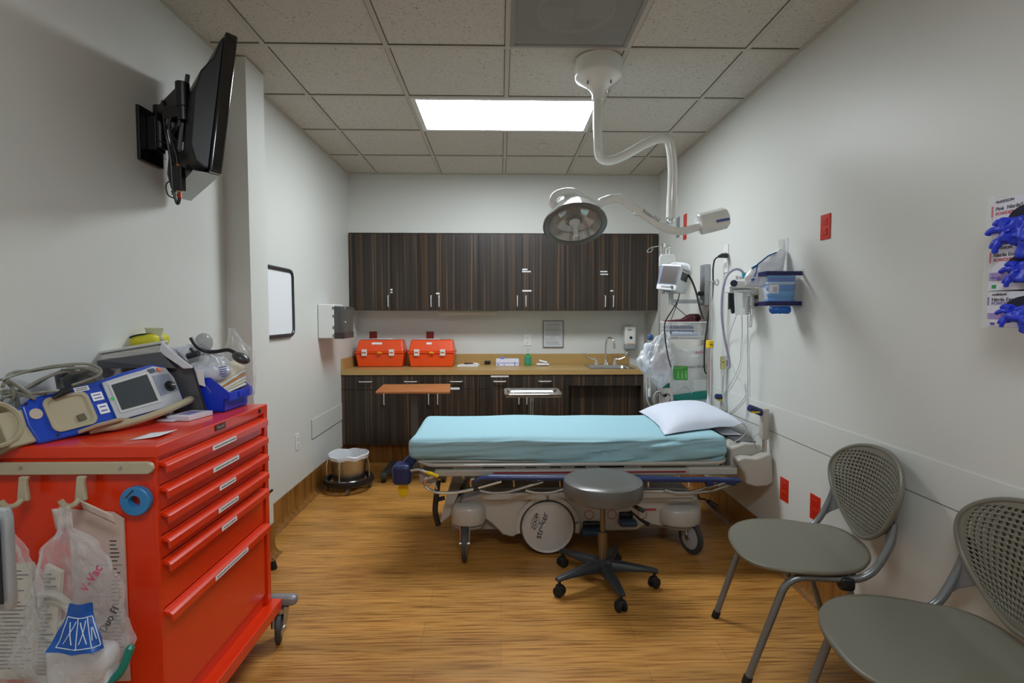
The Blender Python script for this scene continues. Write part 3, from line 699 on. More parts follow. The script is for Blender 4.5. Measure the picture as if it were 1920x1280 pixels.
obj('deck_edge', lip, BEDGREY, G)
for a, b in ((-.27, -.10), (.02, .14), (.2, .28), (.34, .42), (.48, .56), (.7, .8)):
    obj('deck_bracket', MB().bx(a, b, 2.93, 2.99, .522, .549), mat('bracket_grey', '#8e8a80', .45), G, bev=.004)
obj('head_pan', MB().rbox((1.0, 2.985, .543), (.5, .12, .03), .012, 5), BEDGREY, G)
obj('pump_rods', MB().cyl((-.1, 3.2, .53), (.9, 3.2, .53), .02), STEEL, G)
# folded side rail in chrome with blue top tube
yr = 2.868
def Q(px, py, y=yr): return at(px, py, 'y', y)
obj('blue_grip_rail', MB().tube([Q(890, 903), Q(900, 897), Q(920, 894.5), Q(1150, 897), Q(1386, 900)], [.007, .012, .016, .016, .016], 12), mat('rail_blue', '#22386e', .3, coat=.3), G)
cr = MB(); cr.tube(rounded([Q(812, 894), Q(797, 896), Q(795, 912), Q(815, 923), Q(850, 924), Q(890, 916), Q(925, 906), Q(940, 902)], .025), .0085, 10)
cr.tube(rounded([Q(800, 912), Q(815, 905), Q(819, 917)], .01), .005, 8)
for x0 in (900, 985, 1245):
    cr.tube(rounded([Q(x0, 919), Q(x0+20, 924), Q(x0+50, 923), Q(x0+90, 911), Q(x0+118, 903, 2.88)], .03), .0085, 10)
cr.tube(rounded([Q(1070, 920), Q(1245, 921), Q(1270, 927), Q(1330, 922), Q(1372, 908), Q(1375, 902)], .03), .0085, 10)
for x0 in (882, 963, 1050, 1215, 1290): cr.tube(rounded([Q(x0+8, 897), Q(x0, 899), Q(x0+1, 912)], .01), .006, 8)
obj('chrome_side_rail', cr, CHROME, G)
obj('rail_collar', MB().cyl(Q(888, 917), Q(897, 915), .011, n=12), BLACK, G)
jn = MB()
for px in (1330, 1372): jn.cyl(Q(px-7, 905), Q(px+7, 905), .014, n=12)
obj('rail_joints', jn, NAVY, G)
# foot end: navy corner unit with yellow tag and lever
c = Q(753, 890, 2.9)
obj('foot_corner_unit', MB().rbox(c+V((0, .04, 0)), (.105, .12, .115), .025, 7), NAVY, G)
obj('foot_corner_arm', MB().prism([Q(750, 872, 2.95), Q(770, 851, 2.95), Q(776, 851, 2.95), Q(777, 872, 2.95)], (0, .12, 0)), NAVY, G, bev=.006)
obj('knob', MB().cyl(Q(747, 877, 2.93), Q(747, 872, 2.93), .014, n=14), NAVY, G)
obj('white_mark', MB().box(Q(742, 900, 2.898), (.03, .004, .005)), WHITE, G)
obj('foot_beam', MB().bx(-.46, -.36, 2.92, 3.62, .44, .5), SHD, G, bev=.008)
obj('yellow_tag', MB().ell(Q(755, 919, 2.93)+V((0, .02, 0)), (.03, .006, .047)), YELLOW, G, label='yellow oval pedal tag')
obj('yellow_lever', MB().tube([Q(800, 885, 2.89), Q(806, 887, 2.885), Q(822, 893, 2.88)], [.008, .011, .010], 10), YELLOW, G, label='yellow lever grip')
obj('lever_arm', MB().tube([Q(770, 882, 2.9), Q(785, 880, 2.9), Q(800, 886, 2.89)], .008, 8), STEEL, G)
obj('far_foot_unit', MB().rbox((-.55, 3.57, .5), (.10, .1, .1), .02, 5), NAVY, G)
obj('yellow_label', MB().bx(Q(1343, 902, 2.9).x, Q(1362, 902, 2.9).x, 2.895, 2.9, .466, .478), YELLOW, G)
# power cable with dark connector hanging at the head end
cb = MB().tube(spline([Q(1308, 925, 3.02), Q(1312, 934, 3.0), Q(1322, 936, 2.99), Q(1330, 941, 2.99)], 5), .006, 8); cb.tube([Q(1328, 939, 2.99), Q(1342, 950, 2.99)], [.012, .017], 8)
obj('hanging_plug', cb, BLACK, G)
# head end housing, handles
y0, y1 = 2.875, 3.10
hp = [(1.333, .655), (1.345, .60), (1.385, .585), (1.392, .60), (1.392, .60)]
def W_(px, py, y=y0): q = at(px, py, 'y', y); return (q.x, q.z)
o1 = [W_(1398, 858), W_(1418, 860), W_(1446, 850), W_(1449, 856), W_(1452, 905), W_(1438, 912), W_(1417, 913), W_(1400, 908), W_(1397, 888), W_(1386, 872), W_(1384, 862)]
obj('head_housing', MB().prism([(x, y0, z) for x, z in o1], (0, y1-y0, 0)), BEDGREY, G, bev=.012, bseg=3)
obj('head_crossbar', MB().prism([(1.32, 2.95, .50), (1.32, 2.95, .625), (1.40, 2.95, .655), (1.50, 2.95, .645), (1.50, 2.95, .50)], (0, .72, 0)), BEDGREY, G, bev=.014, bseg=3)
obj('head_crossbar_cap', MB().prism([(1.37, 2.99, .651), (1.485, 2.99, .648), (1.485, 2.99, .655), (1.37, 2.99, .658)], (0, .6, 0)), mat('cap_dark', '#47494c', .4), G, bev=.003)
obj('far_head_housing', MB().rbox((1.44, 3.65, .56), (.13, .16, .2), .02, 5), BEDGREY, G)
obj('wall_bumper', MB().lathe([(0, 0), (.03, .0), (.034, .01), (.034, .02), (.016, .034), (.012, .05), (0, .055)], V((W_(1457, 908)[0]-.01, 2.93, W_(1457, 908)[1]-.005)), n=20), WHITE, G)
def push(px, pyb, pyt, y, gx, lab):
    b = at(px, pyb, 'y', y); tp = at(px, pyt, 'y', y)
    p = obj('handle_post', MB().cyl(b, b+(tp-b)*.5, .0125, n=16), CHROME, G)
    obj('handle_sleeve', MB().rbox(b+(tp-b)*.66, (.042, .05, (tp.z-b.z)*.72), .012, 5), BEDGREY, G)
    g0 = at(gx[0], gx[1], 'y', y-.01)
    obj('hand_grip', MB().cyl(g0, tp+V((-.015, 0, -.022)), .019, .021, 16), NAVY, G)
    obj('grip_trigger', MB().box(g0+V((.03, -.005, -.024)), (.05, .02, .012)), YELLOW, G, bev=.004)
push(1433, 848, 766, 2.93, (1405, 764), 'near')
push(1357, 800, 738, 3.6, (1343, 743), 'far')
wr_ = MB().tube(spline([at(1420, 840, 'y', 2.93), at(1413, 828, 'y', 2.92), at(1414, 818, 'y', 2.91), at(1424, 812, 'y', 2.91)], 5), .003, 6); wr_.tube(spline([(1.33, 3.0, .64), (1.38, 2.98, .67), (1.42, 2.97, .72), (1.40, 2.98, .76), (1.36, 3.0, .74)], 6), .0035, 6)
obj('cable_loop', wr_, mat('cable_grey', '#a9aaa6', .5), G)
# mattress in its sheet
def sheetfn(o, q):
    x, y, z = o; h = .062
    n1 = noise.noise(V((x*1.6, z*22, y*3+1))); n2 = noise.noise(V((x*6, y*6+4, z*9)))
    side = max(0, 1-abs(abs(y)-.345)/.05) if abs(y) > .28 else 0
    wr2 = noise.noise(V((x*2.2+8, (z-.05*x)*40, 3)))
    mid = max(0, 1-abs(x-.1)/.9)
    dy = -math.copysign(1, y)*(.006+(.032*wr2+.018*noise.noise(V((x*5, z*60-x*6, 9))))*(1 if z < .045 else .3)*(.35+.65*max(0, min(1, (x+.45)/.6))))*side if side else 0
    sag = -.022*max(0, min(1, (x+.55)/.5))*max(0, min(1, (1.0-x)/.3)) if z < -.02 else 0
    top = (.006*noise.noise(V((x*3, y*3, 0)))+.008*math.exp(-((x+.3)/.25)**2)) if z > .03 else 0
    return V((x+.006*n2*(1 if abs(x) > .85 else 0), y+dy, z+top+sag*1.3-.004*n1*(side > 0)))
single('mattress', MB().rbox(((BX0+BX1)/2, (BYN+BYF)/2, .631), (BX1-BX0, BYF-BYN, .128), .04, fn=sheetfn, seg=(90, 40, 22)), SH, 'stretcher mattress in a pale teal fitted sheet', 'mattress', smooth=60)
# pillow
def pillow():
    a = V((.94, 2.965, 0)); bR = V((1.50, 3.16, 0)); bL = V((.985, 3.70, 0)); far = bR+bL-a
    def s(u, v, sgn):
        # bowed edges
        uu = u+(.5-u)*.10*sin(pi*v); vv = v+(.5-v)*.07*sin(pi*u)
        p = a*(1-uu)*(1-vv)+bR*uu*(1-vv)+bL*(1-uu)*vv+far*uu*vv
        e = max(0.0, (1-abs(2*u-1)**2.6)*(1-abs(2*v-1)**2.6)); th = e**.55
        w_ = .006*noise.noise(V((u*5, v*5, 2)))+.005*noise.noise(V((u*3+9*v, v*12, 5)))*(1-th)
        z = .703+.012*uu*(1-vv)+(.098*th+w_ if sgn > 0 else -.002-.008*th)
        return V((p.x, p.y, z))
    m = MB(); n = 36
    m.grid(lambda u, v: s(u, v, 1), n, n); m.grid(lambda u, v: s(u, v, -1), n, n)
    return m
pm = pillow()
single('pillow', pm, mat('pillowcase', '#d3d9e6', .75, spec=.2), 'white pillow at the head of the teal mattress, near the right wall', 'pillow', smooth=70)

# ---------------------------------------------------------------- rolling stool
st = thing('rolling_stool', 'round grey cushioned stool on five black casters in front of the stretcher', 'stool', (.525, 2.65, 0))
cx, cy = .525, 2.645
VIN = mat('grey_vinyl', '#5f5e5a', .32, coat=.15, bump=.03, bscale=400)
obj('seat_cushion', MB().lathe([(0, .458), (.185, .458), (.199, .466), (.203, .48), (.203, .53), (.198, .543), (.185, .551), (.15, .5555), (0, .557)], (cx, cy, 0), n=64), VIN, st)
obj('seat_plate', MB().bx(cx-.12, cx+.09, cy-.07, cy+.07, .44, .457).cyl((cx, cy, .40), (cx, cy, .445), .03), BLACK, st, bev=.003)
obj('height_lever', MB().tube([(cx+.02, cy, .445), (cx+.12, cy-.05, .44), (cx+.17, cy-.09, .425)], .004, 6).tube([(cx+.13, cy-.06, .437), (cx+.185, cy-.10, .418)], [.009, .012], 8), BLACK, st)
obj('gas_column', MB().cyl((cx, cy, .27), (cx, cy, .44), .0135, n=20).cyl((cx, cy, .1), (cx, cy, .275), .025, n=24), mat('column_steel', '#7a7468', .25, .9), st)
obj('hub', MB().lathe([(.03, .075), (.055, .08), (.055, .12), (.035, .135), (0, .136)], (cx, cy, 0)), mat('base_black', '#2c2e31', .4), st)
feet = [at(1045, 1118, 'z', 0), at(1172, 1150, 'z', 0), at(1230, 1100, 'z', 0), at(1156, 1052, 'z', 0), at(1042, 1060, 'z', 0)]
a0 = sum([atan2(f.y-cy, f.x-cx)-2*pi*k/5 for k, f in enumerate([feet[0]])])/1
for k in range(5):
    a = a0+2*pi*k/5; d = V((cos(a), sin(a), 0)); nrm = V((-sin(a), cos(a), 0)); R_ = .27
    m = MB(); secs = [(.04, .034, .078, .125), (.12, .03, .083, .118), (.2, .025, .085, .108), (.255, .021, .082, .1), (.28, .016, .078, .094)]
    vs = []
    for r, hw, z0, z1 in secs:
        c = V((cx, cy, 0))+d*r
        vs += [c-nrm*hw+V((0, 0, z0)), c+nrm*hw+V((0, 0, z0)), c+nrm*hw+V((0, 0, (z0+z1)/2)), c+nrm*hw*.6+V((0, 0, z1)), c-nrm*hw*.6+V((0, 0, z1)), c-nrm*hw+V((0, 0, (z0+z1)/2))]
    fs = [tuple(range(6)), tuple(reversed(range(24, 30)))]
    for i in range(4): fs += [(i*6+j, i*6+(j+1) % 6, (i+1)*6+(j+1) % 6, (i+1)*6+j) for j in range(6)]
    m.add(vs, fs)
    leg = obj('leg', m, mat('base_black', '#2c2e31', .4), st, bev=.004)
    c = V((cx, cy, 0))+d*.262; th = a+(.5, 1.7, 2.4, .9, 2.9)[k]; ax = V((cos(th), sin(th), 0)); w_ = MB()
    for s_ in (-1, 1): w_.lathe([(0, -.01), (.02, -.01), (.026, -.006), (.026, .006), (.02, .01), (0, .01)], c+ax*s_*.015+V((0, 0, .0265)), ax, 20)
    w_.rbox(c+V((0, 0, .042)), (.04, .04, .03), .012, 4); w_.cyl(c+V((0, 0, .05)), c+V((0, 0, .085)), .008, n=10)
    obj('caster', w_, DBLACK, leg)

# ---------------------------------------------------------------- side chairs
def squircle(a, b, n):
    x = a*sqrt(max(0, 1-b*b/2)); y = b*sqrt(max(0, 1-a*a/2)); r = math.hypot(x, y)
    if r < 1e-9: return 0.0, 0.0
    k = (abs(x/r)**n+abs(y/r)**n)**(-1/n); k = 1+(k-1)*r*r
    return x*k, y*k
CH = mat('chair_plastic', '#6d6a5c', .34, bump=.04, bscale=500); CM = mat('chair_metal', '#7e8282', .33, .55)
def make_chair():
    """built at the origin, facing -x, near side -y"""
    t = thing('side_chair', 'x', 'chair', (0, 0, 0))
    hw = .215
    # seat
    def seat(u, v, dz=0):
        a, b = u*2-1, v*2-1
        # squircle
        x, y = squircle(a, b, 2.6)
        X_ = -.012+x*.243; Y_ = y*.255*(1-.12*max(0, x))
        z = .452+.012*(x*x)*(1 if x > 0 else -1.6)+.010*y*y-.006
        if x > .55: z += (x-.55)*.05
        return V((X_, Y_, z+dz))
    obj('seat', MB().grid(lambda u, v: seat(u, v), 28, 28), CH, t, solid=.012, smooth=70)
    # perforated back: shield outline, concave
    zb, zt = .505, .835
    def back(u, v):
        a, b = u*2-1, v*2-1
        x, y = squircle(a, b, 2.5)
        zz = (y+1)/2; hwz = .285*(1-.60*(1-zz)**1.8)*(1-.06*zz**3)
        Y_ = x*hwz
        Z_ = zb+(zt-zb)*zz+.02*(1-x*x)*zz
        X_ = .230+.055*zz+.02*zz*zz-.045*(abs(Y_)/.25)**2
        return V((X_, Y_, Z_))
    m = MB(); nu, nv = 22, 19; eu, ev = .055, .07
    def cell(u0, u1, v0, v1, hole):
        if not hole: m.add([back(u0, v0), back(u1, v0), back(u1, v1), back(u0, v1)], [(0, 1, 2, 3)]); return
        um, vm = (u0+u1)/2, (v0+v1)/2; ou = [(u0, v0), (um, v0), (u1, v0), (u1, vm), (u1, v1), (um, v1), (u0, v1), (u0, vm)]
        r = .37; inn = [(um+(u1-u0)*r*cos(radians(225+45*k)), vm+(v1-v0)*r*sin(radians(225+45*k))) for k in range(8)]
        m.add([back(*p) for p in ou]+[back(*p) for p in inn], [(k, (k+1) % 8, (k+1) % 8+8, k+8) for k in range(8)])
    us = [0, eu*.5]+[eu+(1-2*eu)*k/nu for k in range(nu+1)]+[1-eu*.5, 1]; vs_ = [0, ev*.5]+[ev+(1-2*ev)*k/nv for k in range(nv+1)]+[1-ev*.5, 1]
    for i in range(len(us)-1):
        for j in range(len(vs_)-1):
            inside = 2 <= i < len(us)-3 and 2 <= j < len(vs_)-3
            # skip holes where the outline curves in sharply
            uc, vc = (us[i]+us[i+1])-1, (vs_[j]+vs_[j+1])-1
            cell(us[i], us[i+1], vs_[j], vs_[j+1], inside and (abs(uc)**4+abs(vc)**4 < 1.15))
    bk = obj('backrest', m, CH, t, solid=.009, smooth=60)
    rim = [back(0, v/24) for v in range(24)]+[back(u/24, 1) for u in range(24)]+[back(1, 1-v/24) for v in range(24)]+[back(1-u/24, 0) for u in range(24)]
    obj('back_rim', MB().tube(rim, .009, 8, closed=True), CH, bk)
    for s_ in (-1, 1):
        y = s_*hw
        p = rounded([(-.262, y*1.02, 0.006), (-.125, y*1.05, .428), (.150, y*1.05, .428), (.222, y*1.06, .56), (.235, y*1.05, .64)], [0, .07, .07, .07, 0], 7)
        n_ = len(p); rr_ = [.0135]*(n_-4)+[.013, .012, .011, .009]
        fl = obj('side_tube', MB().tube(p, rr_[:n_], 12), CM, t)
        # flat gusset from tube to back
        g_ = MB().prism([(.178, y*1.06, .48), (.212, y*.98, .52), (.240, y*.72, .565), (.243, y*.85, .66), (.243, y*1.02, .69), (.224, y*1.08, .60)], (.006, 0, 0))
        obj('back_bracket', g_, CM, fl, bev=.002)
        obj('foot_cap', MB().cyl((-.264, y*1.02, .0), (-.254, y*1.02, .03), .016, .0165, 14), DBLACK, fl)
        rl = obj('rear_leg', MB().tube([(.08, y*1.0, .425), (.21, y*1.03, .02)], .012, 12), CM, t)
        obj('foot_cap', MB().cyl((.213, y*1.03, 0.0), (.206, y*1.03, .032), .0155, n=14), DBLACK, rl)
        obj('leg_joint', MB().rbox((.075, y*1.04, .414), (.055, .045, .05), .014, 5), BLACK, rl)
    obj('seat_support', MB().tube([(-.12, -hw, .428), (-.12, hw, .428)], .010, 8).tube([(.12, -hw, .425), (.12, hw, .425)], .010, 8), CM, t)
    return t
ch = make_chair()
ch2 = copy_tree(ch)
ch['label'] = 'grey chair with perforated back nearer the stretcher, right wall'
ch2['label'] = 'grey chair with perforated back nearest the viewer, cut by the frame edge'
for o_ in (ch, ch2): o_['group'] = 'grey side chairs along the right wall'
ch.location = (1.215, 2.075, 0); ch.rotation_euler = (0, 0, radians(-8))
ch2.location = (1.215, 1.42, 0); ch2.rotation_euler = (0, 0, radians(-8))

# ---------------------------------------------------------------- kick bucket
kb = thing('kick_bucket', 'stainless bucket with white liner on a black wheeled ring, by the left wall', 'bin', (-1.2, 4.18, 0))
cx, cy = -1.215, 4.17
obj('bucket', MB().openlathe([(.001, .075), (.11, .075), (.122, .085), (.145, .275), (.149, .28)], (cx, cy, 0), n=40), STEEL, kb, solid=.003)
lin_ = MB().grid(lambda u, v: (lambda a, r, z: V((cx+r*cos(a), cy+r*sin(a), z)))(2*pi*u, [.10, .125, .138, .152, .158, .156, .155][min(6, int(v*6.001))]+.006*noise.noise(V((cos(2*pi*u)*3, sin(2*pi*u)*3, v*4))), [.12, .2, .27, .292, .285, .268, .258][min(6, int(v*6.001))]+(.014*noise.noise(V((cos(2*pi*u)*2, sin(2*pi*u)*2, 7))) if v > .4 else 0)), 48, 6, True)
obj('liner', lin_, mat('liner_white', '#dfe2e6', .35, alpha=.85), kb)
for a in (-.05, pi/2*2.9, 3.4):
    hd = MB(); hd.tube([(cx+.15*cos(a), cy+.15*sin(a), .27), (cx+.165*cos(a), cy+.165*sin(a), .2), (cx+.165*cos(a), cy+.165*sin(a), .1)], .006, 8)
    obj('carrier_rod', hd, CHROME, kb)
obj('bumper_ring', MB().openlathe([(.165, .062), (.19, .062), (.195, .075), (.19, .098), (.165, .098), (.165, .062)], (cx, cy, 0), n=48), BLACK, kb)
obj('carrier', MB().ring((cx, cy, .075), .14, .006).bx(cx-.17, cx+.17, cy-.008, cy+.008, .066, .074).bx(cx-.008, cx+.008, cy-.17, cy+.17, .066, .074), CHROME, kb)
for k in range(4):
    a = -1.35+k*pi/2; c = V((cx+.165*cos(a), cy+.165*sin(a), 0)); m = MB()
    m.cyl(c+V((-.009, 0, .023)), c+V((.009, 0, .023)), .022, n=18); m.tube([c+V((0, 0, .04)), c+V((0, .012, .066))], .009, 8); m.rbox(c+V((0, 0, .036)), (.032, .03, .018), .006, 4)
    obj('caster', m, mat('caster_grey', '#77706a', .4, .4), kb)

# ---------------------------------------------------------------- overbed table and steel tray stand
ot = thing('overbed_table', 'overbed table with orange wood top between stretcher and cabinets', 'table', (-.72, 4.35, 0))
TOPM = ramp_mat('cherry_laminate', (3, 30, 3), [(.35, '#a2653a'), (.65, '#b87a48')], .35)
z = .79; tp = [at(704, 733, 'z', z), at(844, 733, 'z', z), at(845, 719, 'z', z), at(718.5, 720, 'z', z)]
tp = [V((p.x, p.y, z-.022)) for p in tp]
obj('table_top', MB().prism(tp, (0, 0, .022)), TOPM, ot, bev=.006, bseg=3)
DG = mat('dark_grey_metal', '#4a4c4e', .4)
obj('column', MB().bx(-.755, -.695, 4.40, 4.47, .06, .765), mat('column_grey', '#5b5c5a', .4), ot, bev=.005)
obj('top_bracket', MB().bx(-.85, -.55, 4.33, 4.45, .745, .767), BLACK, ot)
fb = MB().bx(-.96, -.5, 4.40, 4.45, .045, .085)
obj('base_beam', fb, DG, ot, bev=.006)
for (xx) in (-.965, -.47):
    l_ = obj('base_foot', MB().prism([(xx-.03, 4.3, .04), (xx-.03, 4.3, .08), (xx-.03, 4.72, .08), (xx-.03, 4.72, .04)], (.05, 0, 0)), DG, ot, bev=.008)
    for yy in (4.32, 4.7): obj('caster', MB().cyl((xx-.02, yy, .026), (xx+.01, yy, .026), .025, n=18).bx(xx-.014, xx+.004, yy-.01, yy+.01, .03, .05), DBLACK, l_)
ms = thing('tray_stand', 'stainless instrument tray on a thin chrome post, between stretcher and cabinets', 'stand', (.24, 4.2, 0))
z = .783; tx0, tx1, ty0, ty1 = at(946, 735, 'y', 4.15).x, at(1050, 735, 'y', 4.15).x, 3.99, 4.33
lp = [rr(tx0-.006, tx1+.006, ty0-.006, ty1+.006, .05, z-.004), rr(tx0, tx1, ty0, ty1, .045, z), rr(tx0+.016, tx1-.016, ty0+.016, ty1-.016, .04, z-.002), rr(tx0+.024, tx1-.024, ty0+.024, ty1-.024, .035, z-.018), rr(tx0+.03, tx1-.03, ty0+.03, ty1-.03, .03, z-.019)]
vs = sum(lp, []); n = len(lp[0]); fs = []
for i in range(len(lp)-1): fs += [(i*n+k, i*n+(k+1) % n, (i+1)*n+(k+1) % n, (i+1)*n+k) for k in range(n)]
fs.append(tuple(range((len(lp)-1)*n, len(lp)*n)))
obj('tray', MB().add(vs, fs), mat('tray_steel', '#c4c6c6', .18, 1), ms, solid=.002)
obj('tray_frame', MB().tube(rr(tx0+.01, tx1-.01, ty0+.01, ty1-.01, .04, z-.022), .006, 8, closed=True).tube([(tx0+.01, 4.2, z-.024), (tx1-.01, 4.2, z-.024)], .006, 8), CHROME, ms)
px_ = at(997, 760, 'y', 4.2).x
po = MB().cyl((px_-.007, 4.2, .06), (px_-.007, 4.2, z-.02), .0065, n=12).cyl((px_+.009, 4.2, .06), (px_+.009, 4.2, z-.02), .0055, n=12).cyl((px_, 4.2, .69), (px_, 4.2, .72), .017, n=16)
obj('post', po, mat('post_chrome', '#cfd2cf', .2, .8), ms)
obj('base', MB().tube([(px_-.22, 4.36, .05), (px_, 4.2, .07), (px_+.22, 4.36, .05)], .012, 8).tube([(px_-.2, 4.0, .05), (px_, 4.2, .07), (px_+.2, 4.0, .05)], .012, 8), CHROME, ms)
for dx, dy in ((-.22, .16), (.22, .16), (-.2, -.2), (.2, -.2)):
    obj('caster', MB().cyl((px_+dx-.01, 4.2+dy, .022), (px_+dx+.01, 4.2+dy, .022), .021, n=16).cyl((px_+dx, 4.2+dy, .03), (px_+dx, 4.2+dy, .05), .006, n=8), DBLACK, ms)
# ---------------------------------------------------------------- examination lamp on its ceiling arm
lp_ = thing('examination_lamp', 'white swing-arm examination lamp hanging from the ceiling over the stretcher', 'lamp', (.57, 3.15, ZC-.1))
mc = V((at(1121, 250, 'y', 2.85).x, 2.85, ZC))
ly = mc.y
mt = MB(); mt.lathe([(.124, .13), (.127, .055), (.120, .035), (.075, .008), (.05, -.012), (.034, -.04), (.031, -.07), (0, -.07)], (mc.x, ly, ZC-.13), n=48, sy=1.0)
obj('ceiling_canopy', mt, LAMPW, lp_, smooth=50)
sc_ = MB()
for a in range(4): sc_.cyl((mc.x+.09*cos(a*pi/2+.7), ly+.09*sin(a*pi/2+.7), ZC-.142), (mc.x+.09*cos(a*pi/2+.7), ly+.09*sin(a*pi/2+.7), ZC-.13), .005, n=8)
for i_, a in enumerate(range(4)):
    obj('canopy_screw', MB().cyl((mc.x+.085*cos(a*pi/2+.7), ly+.085*sin(a*pi/2+.7), ZC-.142), (mc.x+.085*cos(a*pi/2+.7), ly+.085*sin(a*pi/2+.7), ZC-.125), .005, n=8), STEEL, lp_)
L = lambda px, py, y=None: at(px, py, 'y', ly if y is None else y)
top = V((mc.x, ly, ZC-.19))
pp = rounded([top, L(1120, 245), L(1124, 320), L(1250, 244), L(1262, 300), L(1259, 384)], [0, .12, .22, .26, .12, 0], 12)
obj('ceiling_arm', MB().tube(pp, .0245, 20), LAMPW, lp_, smooth=80)
obj('arm_sleeve', MB().cyl(L(1260, 366), L(1258.5, 408), .0275, n=24), LAMPW, lp_)
obj('pivot_joint', MB().cyl(L(1258.5, 408), L(1258, 417), .018, n=16).ell(L(1257, 415), (.02, .02, .014)), CHROME, lp_)
# balance arm running through the joint
ay = ly-.045
bp_ = rounded([L(1160, 370, ay), L(1262, 441, ay), L(1318, 425, ay)], .13, 10)
arm = MB().tube(rounded([L(1144, 375, ay), L(1159, 369, ay), L(1263, 440, ay), L(1318, 422, ay)], [0, .05, .12, 0], 10), [.021]*24, 18)
ba = obj('balance_arm', arm, LAMPW, lp_, smooth=80)
text('arm_lettering', 'Ritter', .028, L(1215, 401, ay-.021), L(1230, 411, ay)-L(1200, 391, ay), (0, 0, 1), mat('letter_grey', '#6a7174', .5), ba)
text('arm_number', '355', .026, L(1231, 410, ay-.021), L(1240, 417, ay)-L(1220, 403, ay), (0, 0, 1), mat('letter_grey', '#6a7174', .5), ba)
obj('arm_switch', MB().rbox(L(1196, 399, ay), (.045, .035, .03), .012, 5), LAMPW, lp_)
c0, c1 = L(1310, 421, ay), L(1362, 408, ay)
dd = (c1-c0).normalized()
cwm = MB().lathe([(0, 0), (.052, 0), (.058, .006), (.058, (c1-c0).length-.01), (.05, (c1-c0).length), (0, (c1-c0).length)], c0, dd, 8)
obj('counterweight', cwm, LAMPW, lp_, bev=.006, smooth=30)
obj('counterweight_print', MB().box(c0+dd*.11+V((0, -.056, -.012)), (.07, .003, .012), Matrix.Rotation(-.18, 3, 'Y')), mat('print_blue', '#5560a0', .5), lp_)
# head arm: two-piece crook that loops over the shade
pts = [L(1163, 370, ay), L(1144, 373, ay-.01), L(1120, 382, ay-.01), L(1098, 373, ay), L(1082, 362, ay+.01), L(1062, 359.5, ay+.01), L(1042, 366, ay), L(1036, 380, ay-.01), L(1045, 389, ay-.02)]
obj('head_arm', MB().tube(spline(pts, 7), .021, 16), LAMPW, lp_, smooth=80)
obj('arm_coupling', MB().cyl(L(1125, 380, ay-.01), L(1146, 372, ay-.005), .0235, n=20), LAMPW, lp_)
# head
hc = at(1078, 422, 'y', ly-.03)
view = (V((0, 0, CAM_H))-hc).normalized(); nrm = V((0.02, -.49, -.87)).normalized()
Rr = .165
def LT(prof, m_, name, par, **k): return obj(name, MB().lathe(prof, hc, -nrm, 56) if k.pop('solidp', 0) else MB().openlathe(prof, hc, -nrm, 56), m_, par, **k)
hd = LT([(Rr, .0), (Rr+.004, .006), (Rr*.97, .02), (Rr*.80, .075), (Rr*.60, .115), (Rr*.56, .135), (Rr*.50, .15), (.02, .168), (0.0005, .168)], LAMPW, 'lamp_shade', lp_, smooth=40)
GRIM = mat('lamp_rim', '#6f706c', .35, .3)
LT([(Rr+.005, .008), (Rr+.006, -.004), (Rr-.004, -.010), (Rr*.87, -.004), (Rr*.86, .006)], GRIM, 'lamp_rim', hd, smooth=50)
mir = bpy.data.materials.new('reflector_mirror'); MATS['reflector_mirror'] = mat('reflector_mirror2', '#b9b5ac', .12, 1)
LT([(Rr*.86, .004), (Rr*.72, .05), (Rr*.5, .092), (Rr*.2, .112), (.002, .115)], MATS['reflector_mirror'], 'reflector', hd, smooth=0)
LT([(.038, .03), (.04, .11)], mat('bulb_cage', '#8c8167', .3, .6), 'bulb_housing', hd)
LT([(.04, .022), (.043, .04), (.036, .044)], BLACK, 'bulb_collar', hd)
obj('glass', MB().lathe([(0, .0), (Rr*.86, .0), (Rr*.86, .002), (0, .002)], hc, -nrm, 48), mat('lamp_glass', '#f5f5f0', .05, alpha=.10), hd)
obj('lamp_handle', MB().lathe([(0, 0), (.013, .0), (.014, .07), (.03, .083), (.03, .09), (0, .09)], hc+nrm*.07, -nrm, 24), mat('handle_white', '#d2d6d2', .35), hd)
obj('yoke', MB().cyl(L(1043, 386, ay-.02), L(1056, 396, ay-.03), .018, .02, 18), LAMPW, lp_)

# ---------------------------------------------------------------- television on a wall arm
tv = thing('television', 'black flat television on a wall arm, seen from behind, high on the left wall', 'television', (-1.2, 2.2, 1.91))
B = V((-1.036, 1.96, 1.912)); B = at(417, 327, 'y', 1.96)
u = V((-.635, .772, 0)).normalized()                 # towards the far end
n0 = V((u.y, -u.x, 0)).normalized()                  # screen faces this way
if n0.x < 0: n0 = -n0
tilt = radians(7.3); up = (V((0, 0, 1))*cos(tilt)+n0*sin(tilt)).normalized(); nn = up.cross(u).normalized()
if nn.dot(n0) < 0: nn = -nn
Wt, Ht = .60, .515
def TV(a, b, c_): return B+u*a+up*b-nn*c_        # c_ = depth behind the screen
bz = MB().prism([TV(0, 0, 0), TV(Wt, 0, 0), TV(Wt, Ht, 0), TV(0, Ht, 0)], -nn*.042)
obj('bezel', bz, mat('tv_black_gloss', '#0d0e13', .12, coat=.6), tv, bev=.008, bseg=3)
obj('screen', MB().prism([TV(.03, .035, -.0012), TV(Wt-.03, .035, -.0012), TV(Wt-.03, Ht-.03, -.0012), TV(.03, Ht-.03, -.0012)], nn*.001), mat('tv_screen', '#08090b', .08), tv)
prof = [(.012, .042), (.012, .055), (.03, .085), (.085, .105), (Ht*.55, .112), (Ht*.70, .098), (Ht*.82, .065), (Ht*.95, .05), (Ht-.012, .042)]
bk = MB(); k = len(prof)
ins = [0, .004, .02, .03, .035, .04, .03, .02, .0]
